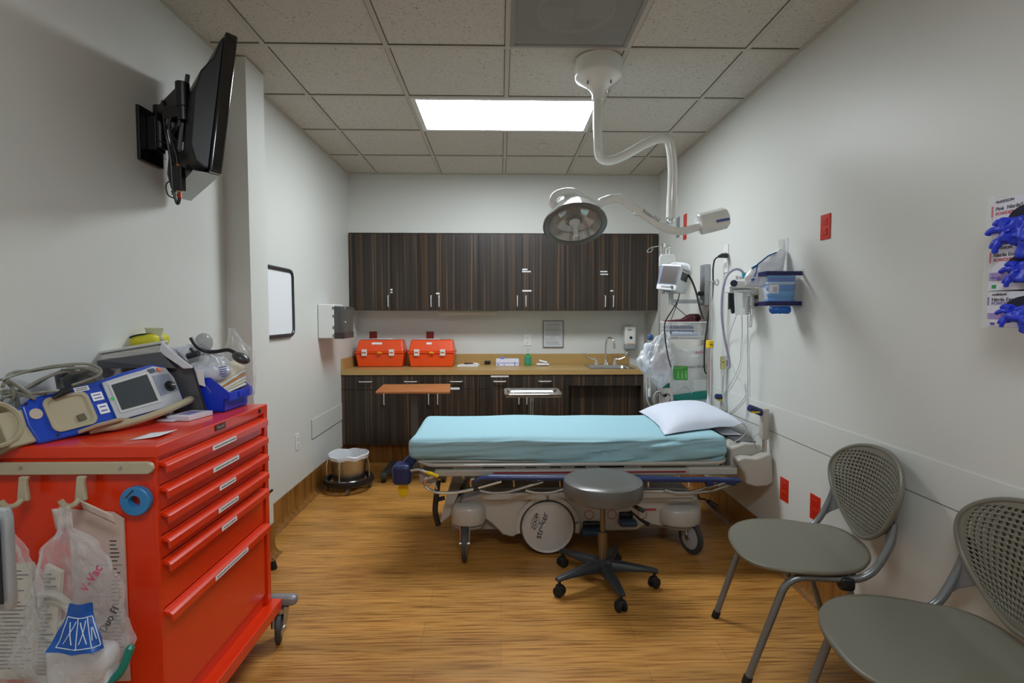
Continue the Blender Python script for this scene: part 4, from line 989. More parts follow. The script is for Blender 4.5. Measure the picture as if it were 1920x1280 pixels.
vs = [TV(.014+ins[i]*.6, b, c_) for i, (b, c_) in enumerate(prof)]+[TV(Wt-.014-ins[i]*.6, b, c_) for i, (b, c_) in enumerate(prof)]
bk.add(vs, [tuple(range(k)), tuple(reversed(range(k, 2*k)))]+[(i, (i+1) % k, (i+1) % k+k, i+k) for i in range(k)])
obj('back_shell', bk, mat('tv_back', '#1b1c1e', .38), tv, bev=.006, smooth=50)
obj('underside_glare', MB().prism([TV(.02, -.002, .004), TV(Wt-.02, -.002, .004), TV(Wt-.05, -.002, .085), TV(.05, -.002, .085)], up*.003), mat('tv_under_glare', '#8d9490', .22, .3), tv)  # glare on the black underside, put into the colour as a grey sheet
obj('side_connector', MB().prism([TV(Wt*.55, .2, .112), TV(Wt*.7, .2, .112), TV(Wt*.7, .28, .112), TV(Wt*.55, .28, .112)], -nn*.012), BLACK, tv)
cn = TV(Wt*.42, Ht*.55, .112)
# wall mount
tm = thing('television_bracket', 'black articulated television wall mount with cables', 'wall bracket', (-1.42, 2.2, 1.9))
w0 = at(268, 200, 'x', XL+.012); w1 = at(268, 300, 'x', XL+.012)
wy = w0.y
BM = mat('mount_black', '#121214', .35)
obj('wall_plate', MB().bx(XL+.001, XL+.014, wy-.03, wy+.12, w1.z, w0.z), BM, tm, bev=.003)
hub = MB().bx(XL+.014, XL+.05, wy+.015, wy+.075, w1.z+.05, w0.z-.03).cyl((XL+.05, wy+.045, w1.z+.06), (XL+.05, wy+.045, w0.z+.02), .024, n=18)
obj('pivot', hub, BM, tm, bev=.003)
ax0 = V((XL+.05, wy+.045, w0.z+.0)); bz0 = TV(Wt*.42, Ht*.45, .16)
a1 = V((bz0.x, bz0.y, ax0.z))
ax0.z = at(283, 207, 'x', XL+.05).z; elb = at(343, 192, 'y', 2.03); elb = V((elb.x, elb.y, ax0.z))
def beam(m, a, b, w_, h):
    d = (b-a).normalized(); s_ = V((-d.y, d.x, 0)).normalized()*w_/2; z = V((0, 0, h/2))
    m.prism([a-s_-z, a+s_-z, a+s_+z, a-s_+z], b-a)
m = MB(); beam(m, ax0, elb, .03, .055); m.cyl(elb-V((0, 0, .05)), elb+V((0, 0, .04)), .024, n=18)
obj('swing_arm', m, BM, tm, bev=.003)
m = MB(); beam(m, elb-V((0, 0, .06)), V((bz0.x, bz0.y, elb.z-.06)), .03, .05); m.cyl(elb-V((0, 0, .1)), elb-V((0, 0, .02)), .02, n=14)
obj('second_arm', m, BM, tm, bev=.003)
vm = MB()
for a in (.30, .55): vm.prism([TV(Wt*a-.01, .09, .112), TV(Wt*a+.01, .09, .112), TV(Wt*a+.01, Ht*.74, .112), TV(Wt*a-.01, Ht*.74, .112)], -nn*.014)
vm.prism([TV(Wt*.27, Ht*.34, .126), TV(Wt*.58, Ht*.34, .126), TV(Wt*.58, Ht*.54, .126), TV(Wt*.27, Ht*.54, .126)], -nn*.008)
vm.prism([TV(Wt*.38, Ht*.36, .134), TV(Wt*.46, Ht*.36, .134), TV(Wt*.46, Ht*.52, .134), TV(Wt*.38, Ht*.52, .134)], -nn*.03)
obj('tv_bracket', vm, BM, tm, bev=.002)
# wall box behind and cables
plate('outlet', 296, 262, 'x', XL, .1, .14, WHITE, 'white cable outlet plate on the left wall behind the television arm', style='plain')
cb = MB(); K = lambda px, py, y=2.05: at(px, py, 'y', y)
cb.tube(spline([K(305, 190, 2.15), K(310, 240), K(320, 300), K(324, 350), K(332, 381), K(337, 370), K(336, 345)], 6), .0055, 8)
obj('tv_cable', cb, BLACK, tm)
obj('tv_cable', MB().tube(spline([K(345, 195, 2.1), K(322, 215), K(318, 250), K(330, 290), K(335, 335), K(330, 355), K(322, 360)], 6), .0045, 8), BLACK, tm)
obj('tv_cable', MB().tube(spline([K(300, 265, 2.2), K(318, 272), K(326, 300), K(328, 330), K(312, 345), K(315, 365), K(328, 372)], 6), .0025, 6), BLACK, tm)
obj('tv_cable', MB().tube(spline([K(345, 195, 2.1), K(316, 225, 2.06), K(325, 258), K(337, 266)], 6), .0045, 8), BLACK, tm)
for px, py, c in ((334, 308, '#b5652c'), (336, 352, '#b08d55'), (336, 363, '#a6342c')):
    obj('cable_plug', MB().cyl(K(px, py), K(px+1, py+9), .008, n=10), mat('plug'+c[1:], c, .3, .6), tm)
obj('white_connector', MB().box(K(349, 275), (.03, .02, .03)), WHITE, tm, bev=.003)
obj('junction_box', MB().box(K(336, 335), (.035, .03, .09)), BLACK, tm, bev=.004)

# ---------------------------------------------------------------- whiteboard, towel dispenser, outlet on the left wall
wb = thing('whiteboard', 'small whiteboard with rounded black frame on the left wall', 'whiteboard', (XL+.01, 3.45, 1.24))
ya, yb, za, zb2 = 3.1, 3.70, 1.25, 1.69
def rrx(y0, y1, z0, z1, r, x): return [V((x, p.x, p.y)) for p in [V((q.x, q.y, 0)) for q in rr(y0, y1, z0, z1, r, 0)]]
obj('board', MB().prism(rrx(ya, yb, za, zb2, .04, XL+.002), (.01, 0, 0)), mat('whiteboard_face', '#e9edf0', .2), wb)
obj('frame', MB().tube(rrx(ya, yb, za, zb2, .045, XL+.012), .0135, 8, closed=True), mat('frame_black', '#232427', .4), wb)
td = thing('towel_dispenser', 'white paper towel dispenser with smoked front on the left wall', 'towel dispenser', (XL+.11, 4.35, 1.19))
d0 = at(597, 571, 'x', XL); dx1 = XL+.245; yn, yf = 4.0, 4.235
yn = 4.225; side = MB().prism([(XL+.002, yn, 1.20), (XL+.002, yn, 1.475), (XL+.13, yn, 1.475), (XL+.13, yn, 1.20)], (0, .27, 0))
obj('housing', side, WHITE, td, bev=.008)
obj('front_cover', MB().prism([(XL+.13, yn+.003, 1.20), (XL+.13, yn+.003, 1.462), (XL+.215, yn+.003, 1.455), (XL+.225, yn+.003, 1.44), (XL+.212, yn+.003, 1.36), (XL+.21, yn+.003, 1.215)], (0, .264, 0)), mat('smoked_plastic', '#4b4a47', .2, coat=.5), td, bev=.008)
obj('lower_lip', MB().bx(XL+.131, XL+.213, yn+.001, yn+.27, 1.198, 1.25), mat('smoked_dark', '#3a2e2c', .25), td, bev=.004)
hg = MB(); 
for z in (1.225, 1.29, 1.38, 1.445): obj('hinge', MB().box((XL+.128, yn-.001, z), (.016, .006, .02)), mat('hinge_grey', '#6a6a6a', .4), td, bev=.002)
obj('lock', MB().cyl((XL+.208, yn+.03, 1.33), (XL+.22, yn+.03, 1.33), .01, n=12), CHROME, td)
plate('outlet', 557, 828, 'x', XL, .07, .118, WHITE, 'white outlet low on the left wall, near the wall guard joint')
# chrome support leg and the items peeping out behind the red cart
wk = thing('folding_stand', 'chrome folding stand leg with black foot behind the red cart', 'stand', (-1.25, 2.62, 0))
f0 = at(513, 1066, 'z', .0)
obj('leg_tube', MB().tube(rounded([(-1.30, 2.60, .95), (-1.30, 2.62, .5), (-1.30, 2.78, .065), (f0.x-.01, f0.y, .065), (f0.x, f0.y, .03)], .03), .008, 10), CHROME, wk)
obj('rubber_foot', MB().lathe([(.019, 0), (.019, .01), (.012, .04), (.009, .045)], (f0.x, f0.y, .001), n=18), DBLACK, wk)
obj('black_lever', MB().tube([at(480, 945, 'y', 2.62), at(511, 918, 'y', 2.62)], .006, 8), BLACK, wk)
obj('yellow_clip', MB().rbox(at(498, 957, 'y', 2.62), (.035, .03, .04), .01, 4), YELLOW, wk)
# ---------------------------------------------------------------- red drawer cart
RED = mat('cart_red', '#dd3309', .3, coat=.35, spec=.4)
cart = thing('drawer_cart', 'tall red metal drawer cart with white label strips against the left wall', 'cart', (-1.2, 1.85, 0))
CX0, CX1, CY0, CY1, CZ = XL+.012, -.975, 1.49, 2.19, 1.02
obj('body', MB().bx(CX0, CX1-.012, CY0, CY1, .18, .992), RED, cart, bev=.003)
obj('corner_post', MB().bx(CX1-.014, CX1, CY0, CY0+.012, .18, .99), RED, cart, bev=.002)
obj('corner_post', MB().bx(CX1-.014, CX1+.004, CY1-.03, CY1, .18, .99), RED, cart, bev=.002)
obj('top', MB().bx(CX0, CX1+.004, CY0-.004, CY1+.004, .985, CZ), RED, cart, bev=.004)
zs = [.972, .898, .825, .751, .682, .533, .225]
for i in range(6):
    a, b = zs[i], zs[i+1]
    dr = obj('drawer', MB().bx(CX1-.02, CX1-.004, CY0+.016, CY1-.034, b+.004, a-.002), RED, cart, bev=.002)
    # bent pull lip along the top of the drawer
    lpz = a-.004
    pr = [(CX1-.004, lpz), (CX1+.012, lpz-.002), (CX1+.022, lpz-.010), (CX1+.022, lpz-.03), (CX1+.017, lpz-.03), (CX1+.016, lpz-.013), (CX1-.004, lpz-.008)]
    obj('drawer_pull', MB().prism([(x, CY0+.016, z) for x, z in pr], (0, CY1-CY0-.05, 0)), RED, dr)
    pa, pb = [(392, 437), (392, 441), (403, 434), (400, 438), (405, 434), (390, 454)][i]
    xx = CX1+.0222; ya = at(pa, 600, 'x', xx).y; yb_ = at(pb, 600, 'x', xx).y
    st_ = obj('label_strip', MB().bx(xx, xx+.001, ya, yb_, lpz-.028, lpz-.012), LABEL, dr)
    tx = MB(); random.seed(i); y = ya+.012
    while y < yb_-.012:
        l = random.uniform(.004, .012); tx.bx(xx+.001, xx+.0014, y, y+l, lpz-.022, lpz-.018); y += l+.003
    obj('label_text', tx, INK, st_)
obj('lock', MB().cyl((CX1+.004, 2.12, 1.003), (CX1+.007, 2.12, 1.003), .009, n=14), BLACK, cart)
bd = obj('maker_badge', MB().bx(CX1+.004, CX1+.0065, 1.79, 1.855, .994, 1.014), mat('badge_brown', '#5b2424', .35, .4), cart)
text('badge_lettering', 'Harloff', .016, (CX1+.0068, 1.8225, 1.004), (0, 1, 0), (0, 0, 1), mat('badge_silver', '#b9a9a0', .4, .5), bd)
obj('base_skirt', MB().bx(CX0, CX1+.04, CY0-.03, CY1+.02, .135, .18), RED, cart, bev=.004)
obj('corner_bumper', MB().rbox((CX1+.03, CY1+.045, .16), (.13, .05, .045), .02, 5), mat('bumper_grey', '#8d8f92', .4, .3), cart)
for k, (x, y) in enumerate(((CX1+.03, CY1-.0), (CX0+.08, CY1-.08), (CX1-.04, CY0+.06), (CX0+.08, CY0+.06))):
    a = (.35, .2, .1, .4)[k]; ax = V((cos(a), sin(a), 0)); r = .062; c = V((x, y, r+.001)); m = MB()
    w_ = obj('caster_wheel', m.lathe([(.03, -.013), (.048, -.01), (.052, -.013), (r-.002, -.009), (r, 0), (r-.002, .009), (.052, .013), (.048, .01), (.03, .013)], c, ax, 30), mat('tyre_dark', '#3a3c3c', .55), cart)
    obj('hub', MB().lathe([(0, -.016), (.02, -.014), (.045, -.009), (.045, .009), (.02, .014), (0, .016)], c, ax, 20), mat('hub_grey', '#a5a7a6', .35), w_)
    f = MB()
    for s_ in (-1, 1): f.tube([c+ax*s_*.02, c+ax*s_*.022+V((0, .02, .075))], [.010, .016], 8)
    f.cyl(c+V((0, .02, .06)), c+V((0, .02, .078)), .03, n=16); f.box(c+ax*.028+V((0, -.03, 0)), (.006, .06, .02))
    obj('caster_fork', f, STEEL, w_)
# rail with two hooks on the near side
BEI = mat('rail_beige', '#b3aa8f', .4)
rl = thing('hook_rail', 'beige wall rail screwed to the near side of the red cart', 'rail', (-1.2, 1.47, .94))
rz0, rz1 = at(200, 889, 'y', 1.47).z, at(200, 866, 'y', 1.47).z; rx1 = at(287, 877, 'y', 1.47).x
hh = (rz1-rz0)/2; zc = (rz0+rz1)/2
pl_ = [(CX0+.003, rz0), (rx1-hh, rz0)]+[(rx1-hh+hh*cos(a), zc+hh*sin(a)) for a in [-pi/2+pi*k/8 for k in range(1, 8)]]+[(rx1-hh, rz1), (CX0+.003, rz1)]
obj('rail', MB().prism([(x, 1.466, z) for x, z in pl_], (0, .014, 0)), BEI, rl, bev=.003)
for px in (39, 226): obj('screw', MB().cyl(at(px, 877, 'y', 1.4662), V((at(px, 877, 'y', 1.4662).x, 1.463, at(px, 877, 'y', 1.466).z)), .005, n=12), STEEL, rl)
hooks = []
for px, lab in ((152, 'beige hook under the rail, holding the front plastic bag'), (44, 'beige hook under the rail at the left edge of the photo')):
    b = at(px, 900, 'y', 1.455); t = thing('hook', lab, 'hook', (b.x, 1.455, .87), 'beige hooks')
    m = MB().prism([(b.x-.013, 1.452, zc-.018), (b.x-.010, 1.449, zc-.03), (b.x-.016, 1.447, zc-.085), (b.x+.016, 1.447, zc-.085), (b.x+.010, 1.449, zc-.03), (b.x+.013, 1.452, zc-.018)], (0, .013, 0))
    obj('plate', m, BEI, t, bev=.004)
    obj('prong', MB().tube(spline([(b.x, 1.447, zc-.08), (b.x-.004, 1.43, zc-.09), (b.x-.010, 1.412, zc-.085), (b.x-.016, 1.405, zc-.068)], 4), .0075, 8), BEI, t)
    hooks.append((b.x, zc-.085))
# blue tape ring
p = at(262, 935, 'y', CY0)
tr_ = obj('tape_roll', MB().openlathe([(.017, 0), (.039, 0), (.041, .004), (.041, .02), (.039, .022), (.017, .022), (.017, 0)], (p.x, CY0-.001, p.z), (0, -1, 0), 40), mat('tape_blue', '#2f7fb8', .4), None)
tag(tr_, 'blue ring stuck on the near side of the red cart', 'ring')
single('ring_mark', MB().box((p.x-.012, CY0-.024, p.z+.022), (.03, .002, .004), Matrix.Rotation(-.8, 3, 'Y')), INK, 'dark pen stroke label on the blue ring', 'label')

# plastic bags with packs hanging from the hooks
def bagfn(cx, cy, z0, z1, prof, seed, dy=.5, amp=.012):
    def f(u, v):
        k = v*(len(prof)-1); i = min(int(k), len(prof)-2); t = k-i; t = t*t*(3-2*t)
        hw, ox = [prof[i][j]*(1-t)+prof[i+1][j]*t for j in (0, 1)]
        a = 2*pi*u; z = z0+(z1-z0)*v
        c, s_ = cos(a), sin(a)
        n1 = noise.noise(V((c*1.6+seed, s_*1.6, z*7))); n2 = noise.noise(V((c*4+seed, s_*4+3, z*22))); n3 = abs(noise.noise(V((a*2.2+seed, z*4, seed))))
        d = amp*(1.6*n1+1.0*n2-1.4*n3)*min(1, hw/.03)
        return V((cx+ox+(hw+d)*math.copysign(abs(c)**.8, c), cy+(hw*dy+d)*math.copysign(abs(s_)**.8, s_), z+.006*n2))
    return f
hx, hz = hooks[0]
bg = thing('plastic_bag', 'clear plastic bag of medical packs on the cart hook, with blue pictogram patch', 'plastic bag', (hx-.02, 1.40, .38))
fb_ = bagfn(hx, 1.395, .375, hz+.005, [(.03, .02), (.125, .01), (.145, .01), (.125, .01), (.105, .015), (.10, .02), (.09, .02), (.07, .01), (.018, 0), (.012, 0)], 3.1, .50)
def bagfn2(u, v):
    p = fb_(u, v); p.y = min(p.y, 1.478); return p
obj('film', MB().grid(bagfn2, 72, 60, True), FILM, bg, smooth=55)
obj('white_pack', MB().rbox((hx+.035, 1.395, .45), (.17, .06, .12), .02, 8, fn=lambda o, q: o+V((0, .004*noise.noise(o*20), .01*noise.noise(o*12)))), mat('pack_white', '#d9dadd', .5), bg)
obj('tube_coil', MB().ring((hx-.05, 1.40, .60), .05, .009, (0, 1, .2), 30, 8).ring((hx-.04, 1.40, .57), .055, .008, (0.2, 1, 0), 30, 8), mat('coil_cloudy', '#c8c6bb', .3, alpha=.7), bg)
obj('packet', MB().prism([(hx-.11, 1.405, .40), (hx-.055, 1.40, .39), (hx-.02, 1.40, .70), (hx-.065, 1.405, .72)], (0, .012, 0)), mat('pack_printed', '#c9c5b4', .5, vary=.15, vscale=30), bg)
ln = MB(); random.seed(5)
for k in range(26):
    z = .42+k*.011; x = hx-.105+(z-.4)*.13; ln.bx(x+.004, x+random.uniform(.02, .045), 1.398, 1.3985, z, z+.003)
obj('packet_print', ln, INK, bg)
# blue pictogram patch that follows the film
def patch(u0, u1, v0, v1, off=.0025):
    def g(a, b):
        u = u0+(u1-u0)*a; v = v0+(v1-v0)*b
        p = bagfn2(u, v); c = V((hx, 1.40, p.z)); d = (p-c); d.z = 0
        return p+d.normalized()*off
    return g
def patch_w(g, nu=14, nv=12): return MB().grid(g, nu, nv)
gp = patch(.735, .905, .29, .52)
blue = mat('pictogram_blue', '#1354a8', .4)
obj('blue_patch', patch_w(lambda a, b: gp(.5+(a-.5)*(1-.38*b), b)), blue, bg)
gq = patch(.735, .905, .29, .52, .0042); gl = lambda a, b: gq(.5+(a-.5)*(1-.38*b), b)
wl_ = MB(); PW = mat('pictogram_white', '#d7e2ee', .5)
for a0, b0, a1, b1 in ((.08, .1, .92, .1), (.08, .1, .08, .72), (.92, .1, .92, .72), (.08, .72, .92, .72), (.42, .1, .42, .72), (.72, .1, .72, .72), (.15, .18, .36, .65), (.2, .62, .33, .2), (.47, .2, .66, .66), (.5, .64, .63, .2), (.76, .25, .8, .5), (.86, .25, .84, .5)):
    wl_.tube([gl(a0+(a1-a0)*k/5, b0+(b1-b0)*k/5) for k in range(6)], .0013, 5)
obj('pictogram', wl_, PW, bg)
gt = patch(.88, .95, .58, .72, .004); pk = mat('print_pink', '#c8436e', .5)
m0 = gt(0, 0); m1 = gt(1, 1)
text('bag_lettering', 'V-Vac', .034, (m0+m1)/2+V((0, -.012, 0)), (.55, .0, .83), (-.83, 0, .55), pk, bg)
text('bag_number', 'Duo Fl', .028, patch(.925, .955, .40, .44, .014)(.5, .5), (.5, 0, .86), (-.86, 0, .5), INK, bg)
obj('green_seal', MB().tube(spline([(hx+.16, 1.40, .50), (hx+.135, 1.385, .43), (hx+.08, 1.375, .395)], 6), [.004]+[.011]*11+[.009], 8), mat('seal_green', '#0f7d6c', .4), bg)
obj('tag_paper', MB().grid(lambda u, v: V((hx-.062+u*.05, 1.44-.01*v, hz-.075+v*.06+u*.005)), 4, 4), mat('tag_pale', '#d8c9c0', .6), bg, solid=.001)
obj('tag_paper', MB().grid(lambda u, v: V((hx+.015+u*.085, 1.44-.01*v, hz-.02+v*.03-u*.042)), 4, 4), mat('tag_pale', '#d8c9c0', .6), bg, solid=.001)
# flat printed pack behind it
pk_ = thing('flat_pack', 'flat printed paper and film pack hanging against the red cart', 'pack', (hx+.04, 1.48, .38))
q0 = at(165, 960, 'y', 1.484); q1 = at(244, 1275, 'y', 1.484)
obj('sheet', MB().prism([(q0.x-.05, 1.481, q1.z), (q1.x, 1.481, q1.z), (q1.x, 1.481, q0.z-.02), (q1.x-.03, 1.481, q0.z), (q0.x-.05, 1.481, q0.z+.01)], (0, .006, 0)), mat('pack_pale', '#c7b3a8', .5), pk_)
ln = MB(); random.seed(9)
for k in range(34):
    z = q1.z+.03+k*.0115
    if k in (10, 19, 27): ln.bx(q1.x-.10, q1.x-.008, 1.4803, 1.481, z, z+.001); continue
    ln.bx(q1.x-.04, q1.x-.04+random.uniform(.015, .03), 1.4803, 1.481, z, z+.003)
obj('print', ln, INK, pk_)
# second bag at the left
h2, hz2 = hooks[1]
b2 = thing('plastic_bag', 'clear plastic bag of printed packs on the cart hook at the left frame edge', 'plastic bag', (h2, 1.40, .38))
fb2 = bagfn(h2, 1.395, .36, hz2+.005, [(.03, 0), (.10, .0), (.11, -.01), (.10, -.01), (.09, -.01), (.075, 0), (.05, 0), (.018, 0), (.012, 0)], 9.4, .5)
def fb2c(u, v):
    p = fb2(u, v); p.y = min(p.y, 1.478); p.x = max(p.x, XL+.01); return p
obj('film', MB().grid(fb2c, 60, 50, True), FILM, b2, smooth=55)
obj('printed_pack', MB().prism([(h2-.07, 1.41, .40), (h2+.06, 1.41, .40), (h2+.05, 1.41, .72), (h2-.06, 1.41, .72)], (0, .012, 0)), mat('pack_printed', '#c9c5b4', .5), b2)
ln = MB()
for k in range(26):
    z = .43+k*.0108; ln.bx(h2-.05, h2+random.uniform(.01, .045), 1.409, 1.4095, z, z+.003)
obj('pack_print', ln, INK, b2)
obj('green_seal', MB().tube([(h2-.02, 1.36, .40), (h2+.09, 1.38, .385)], .01, 8), mat('seal_green', '#0f7d6c', .4), b2)

# ---------------------------------------------------------------- defibrillator on the cart
DB = mat('defib_blue', '#0b3fb0', .32, coat=.3); DGY = mat('defib_grey', '#b9bcc0', .4); DBE = mat('defib_beige', '#a8a083', .45)
df = thing('defibrillator', 'blue and grey defibrillator with dark screen lying tilted on the red cart', 'defibrillator', (-1.27, 1.72, CZ))
u = V((.36, .933, 0)).normalized(); n0 = V((u.y, -u.x, 0))
O = V((-1.315, 1.505, CZ+.002)); ti = radians(24); rl_ = radians(4.5)
upv = (V((0, 0, 1))*cos(ti)-n0*sin(ti)).normalized(); nf = u.cross(upv).normalized()
if nf.dot(n0) < 0: nf = -nf
u2 = (u*cos(rl_)+upv*sin(rl_)).normalized(); upv = (upv*cos(rl_)-u*sin(rl_)).normalized()
def D(a, b, c_=0): return O+u2*a+upv*b+nf*c_   # c_ > 0 in front of the face
face = [(-.005, .06), (.005, .0), (.17, -.004), (.44, .0), (.478, .03), (.474, .12), (.455, .165), (.41, .178), (.30, .166), (.21, .150), (.03, .138), (.0, .12)]
obj('body', MB().prism([D(a, b, -.13) for a, b in face], nf*.13), DB, df, bev=.008, bseg=3)
obj('monitor_face', MB().prism([D(a, b, 0) for a, b in [(.225, .008), (.465, .012), (.468, .11), (.452, .155), (.41, .168), (.36, .16), (.31, .155), (.225, .143)]], nf*.006), DGY, df, bev=.003)
obj('screen_bezel', MB().prism([D(a, b, .006) for a, b in [(.24, .03), (.385, .034), (.385, .15), (.24, .134)]], nf*.002), mat('bezel_light', '#c7c9c6', .4), df)
obj('screen', MB().prism([D(a, b, .008) for a, b in [(.247, .038), (.374, .042), (.374, .142), (.247, .128)]], nf*.001), mat('lcd_dark', '#3d4347', .25), df)
obj('knob_panel', MB().prism([D(a, b, .006) for a, b in [(.392, .055), (.462, .06), (.452, .13), (.392, .133)]], nf*.0015), mat('panel_blue_grey', '#8b96a8', .4), df)
obj('mode_knob', MB().lathe([(.019, 0), (.019, .004), (.013, .006), (.013, .016), (0, .017)], D(.436, .083, .0075), nf, 24), BLACK, df)
obj('knob_pointer', MB().box(D(.436, .083, .0255), (.018, .005, .003)), WHITE, df)
obj('button', MB().prism([D(a, b, .006) for a, b in [(.385, .143), (.408, .145), (.406, .160), (.384, .158)]], nf*.003), mat('button_navy', '#33465e', .4), df)
obj('button', MB().lathe([(.009, 0), (.008, .004), (0, .005)], D(.423, .151, .006), nf, 16), mat('button_orange', '#dd7a55', .4), df)
obj('green_dot', MB().lathe([(.006, 0), (.006, .001), (0, .001)], D(.235, .082, .006), nf, 14), mat('dot_green', '#1fc04e', .5), df)
# paddle well
def rp(a0, a1, b0, b1, r, c_, n=5):
    out = []
    for (ca, cb_, t0) in ((a1-r, b1-r, 0), (a0+r, b1-r, pi/2), (a0+r, b0+r, pi), (a1-r, b0+r, 3*pi/2)):
        out += [D(ca+r*cos(t0+k/n*pi/2), cb_+r*sin(t0+k/n*pi/2), c_) for k in range(n+1)]
    return out
lps = [rp(.048, .172, .018, .128, .022, .0005), rp(.048, .172, .018, .128, .022, .005), rp(.057, .164, .026, .120, .02, .005), rp(.062, .160, .030, .116, .018, .0008)]
n = len(lps[0]); vs = sum(lps, []); fs = []
for i in range(3): fs += [(i*n+k, i*n+(k+1) % n, (i+1)*n+(k+1) % n, (i+1)*n+k) for k in range(n)]
fs.append(tuple(range(3*n, 4*n)))
pw = obj('paddle_well', MB().add(vs, fs), DBE, df)
obj('well_contact', MB().prism([D(a, b, .0012) for a, b in [(.12, .036), (.143, .038), (.141, .058), (.12, .056)]], nf*.004), mat('contact_brown', '#6b6352', .4, .5), pw)
obj('cable_clip', MB().tube([D(.075, .122, .01), D(.095, .13, .016), D(.125, .135, .014)], [.006, .010, .007], 8), BLACK, pw)
obj('speaker_disc', MB().lathe([(.0165, 0), (.016, .002), (0, .002)], D(.025, .088, .0005), nf, 28), mat('speaker_beige', '#b5a99b', .6), df)
for a0, a1, b0, b1, c_ in ((.142, .185, .128, .143, 'x'), (.182, .215, .088, .115, 'y'), (.186, .216, .042, .075, 'z')):
    s_ = obj('sticker', MB().prism([D(a0, b0, .001), D(a1, b0, .001), D(a1, b1, .001), D(a0, b1, .001)], nf*.0008), LABEL, df)
    m = MB()
    for k in range(2): m.prism([D(a0+.005, b0+(b1-b0)*(.25+.4*k), .0018), D(a1-.006, b0+(b1-b0)*(.25+.4*k), .0018), D(a1-.006, b0+(b1-b0)*(.37+.4*k), .0018), D(a0+.005, b0+(b1-b0)*(.37+.4*k), .0018)], nf*.0004)
    obj('sticker_print', m, INKB if c_ != 'x' else INK, s_)
for a, b in ((.012, .122), (.055, .012), (.205, .012)): obj('screw_hole', MB().lathe([(.0045, 0), (.0045, .001), (0, .001)], D(a, b, 0), nf, 12), BLACK, df)
# beige carrying handle under the front and round cup at the left end
hn = MB().tube(spline([D(.13, -.002, .012), D(.20, -.012, .03), D(.30, -.012, .04), D(.40, .0, .04), D(.47, .012, .03), D(.485, .02, .0)], 6), [.010]*5+[.0125]*26, 10)
obj('front_handle', hn, DBE, df)
obj('handle_foot', MB().prism([D(.10, -.002, .005), D(.26, -.004, .005), D(.20, -.004, .055), D(.13, -.004, .05)], (0, 0, .012)), DBE, df, bev=.003)
ec = D(-.075, .085, -.02)
obj('end_cup', MB().openlathe([(.062, -.05), (.066, .0), (.068, .02), (.062, .024), (.056, .018), (.052, -.02), (.012, -.03), (.001, -.03)], ec+nf*.0, nf, 40), DBE, df)
obj('cup_hole', MB().lathe([(.007, 0), (.007, .002), (0, .002)], ec-nf*.0295, nf, 14), BLACK, df)
obj('cup_bridge', MB().prism([D(-.06, .01, -.10), D(.01, .01, -.10), D(.01, .112, -.10), D(-.06, .115, -.10)], nf*.095), DBE, df, bev=.006)
# grey cables looping above it
CG = mat('cable_olive_grey', '#7f8073', .45)
cbt = thing('cable_bundle', 'loose coil of grey cables piled behind the defibrillator', 'cables', (-1.33, 1.6, CZ+.1))
Kc = lambda px, py, y: at(px, py, 'y', y)
cab = [
 [(5, 725, 1.5), (20, 700, 1.56), (60, 695, 1.6), (100, 688, 1.62), (140, 684, 1.64)],
 [(2, 712, 1.5), (30, 702, 1.55), (70, 692, 1.6), (110, 685, 1.64), (160, 682, 1.68), (186, 690, 1.7), (187, 702, 1.68), (165, 712, 1.66), (135, 722, 1.62)],
 [(3, 738, 1.5), (30, 734, 1.54), (60, 724, 1.58), (95, 704, 1.62), (130, 692, 1.66), (160, 690, 1.68), (188, 700, 1.7)],
 [(3, 745, 1.5), (40, 741, 1.54), (80, 735, 1.56), (110, 733, 1.6)],
 [(10, 712, 1.52), (22, 725, 1.52), (26, 740, 1.52), (20, 756, 1.52)],
 [(2, 734, 1.5), (15, 732, 1.52), (45, 740, 1.54), (66, 748, 1.54)],
 [(42, 732, 1.54), (70, 715, 1.58), (100, 702, 1.62), (125, 696, 1.65), (150, 694, 1.67)],
 [(5, 760, 1.5), (2, 752, 1.5), (10, 744, 1.5), (30, 738, 1.53), (50, 737, 1.56), (90, 738, 1.58)],
 [(15, 712, 1.5), (40, 728, 1.53), (62, 744, 1.55)],
]
for i, c in enumerate(cab):
    pts = spline([Kc(*q) for q in c], 6)
    for q in pts: q.x = max(q.x, XL+.012)
    obj('cable', MB().tube(pts, .0042 if i % 2 else .005, 8), CG, cbt)
obj('cable_base', MB().tube([(max(XL+.03, Kc(30, 760, 1.52).x), 1.53, CZ+.012), (XL+.05, 1.56, CZ+.06), Kc(30, 738, 1.53)], .006, 8), CG, cbt)
jv = thing('grey_paddle', 'dark grey paddle piece lying among the cables', 'paddle', Kc(150, 720, 1.72))
obj('paddle_body', MB().rbox(Kc(150, 712, 1.74), (.12, .06, .085), .025, 6), mat('paddle_grey', '#5c5e5a', .35), jv)
obj('paddle_handle', MB().tube([Kc(115, 728, 1.68), Kc(110, 705, 1.68), Kc(125, 694, 1.68)], .011, 8), mat('paddle_grey', '#5c5e5a', .35), jv)
obj('paddle_stem', MB().cyl((Kc(150, 712, 1.74).x, 1.74, CZ+.002), Kc(150, 716, 1.74), .02, n=14), mat('paddle_grey', '#5c5e5a', .35), jv)

# binder / file tray leaning behind: grey metal file holder with papers
fh = thing('file_holder', 'dark grey metal file holder behind the defibrillator', 'file holder', (-1.2, 2.0, CZ))
FG = mat('file_grey', '#55565a', .35, .3)
g0, g1 = at(345, 790, 'z', CZ), at(392, 776, 'z', CZ)
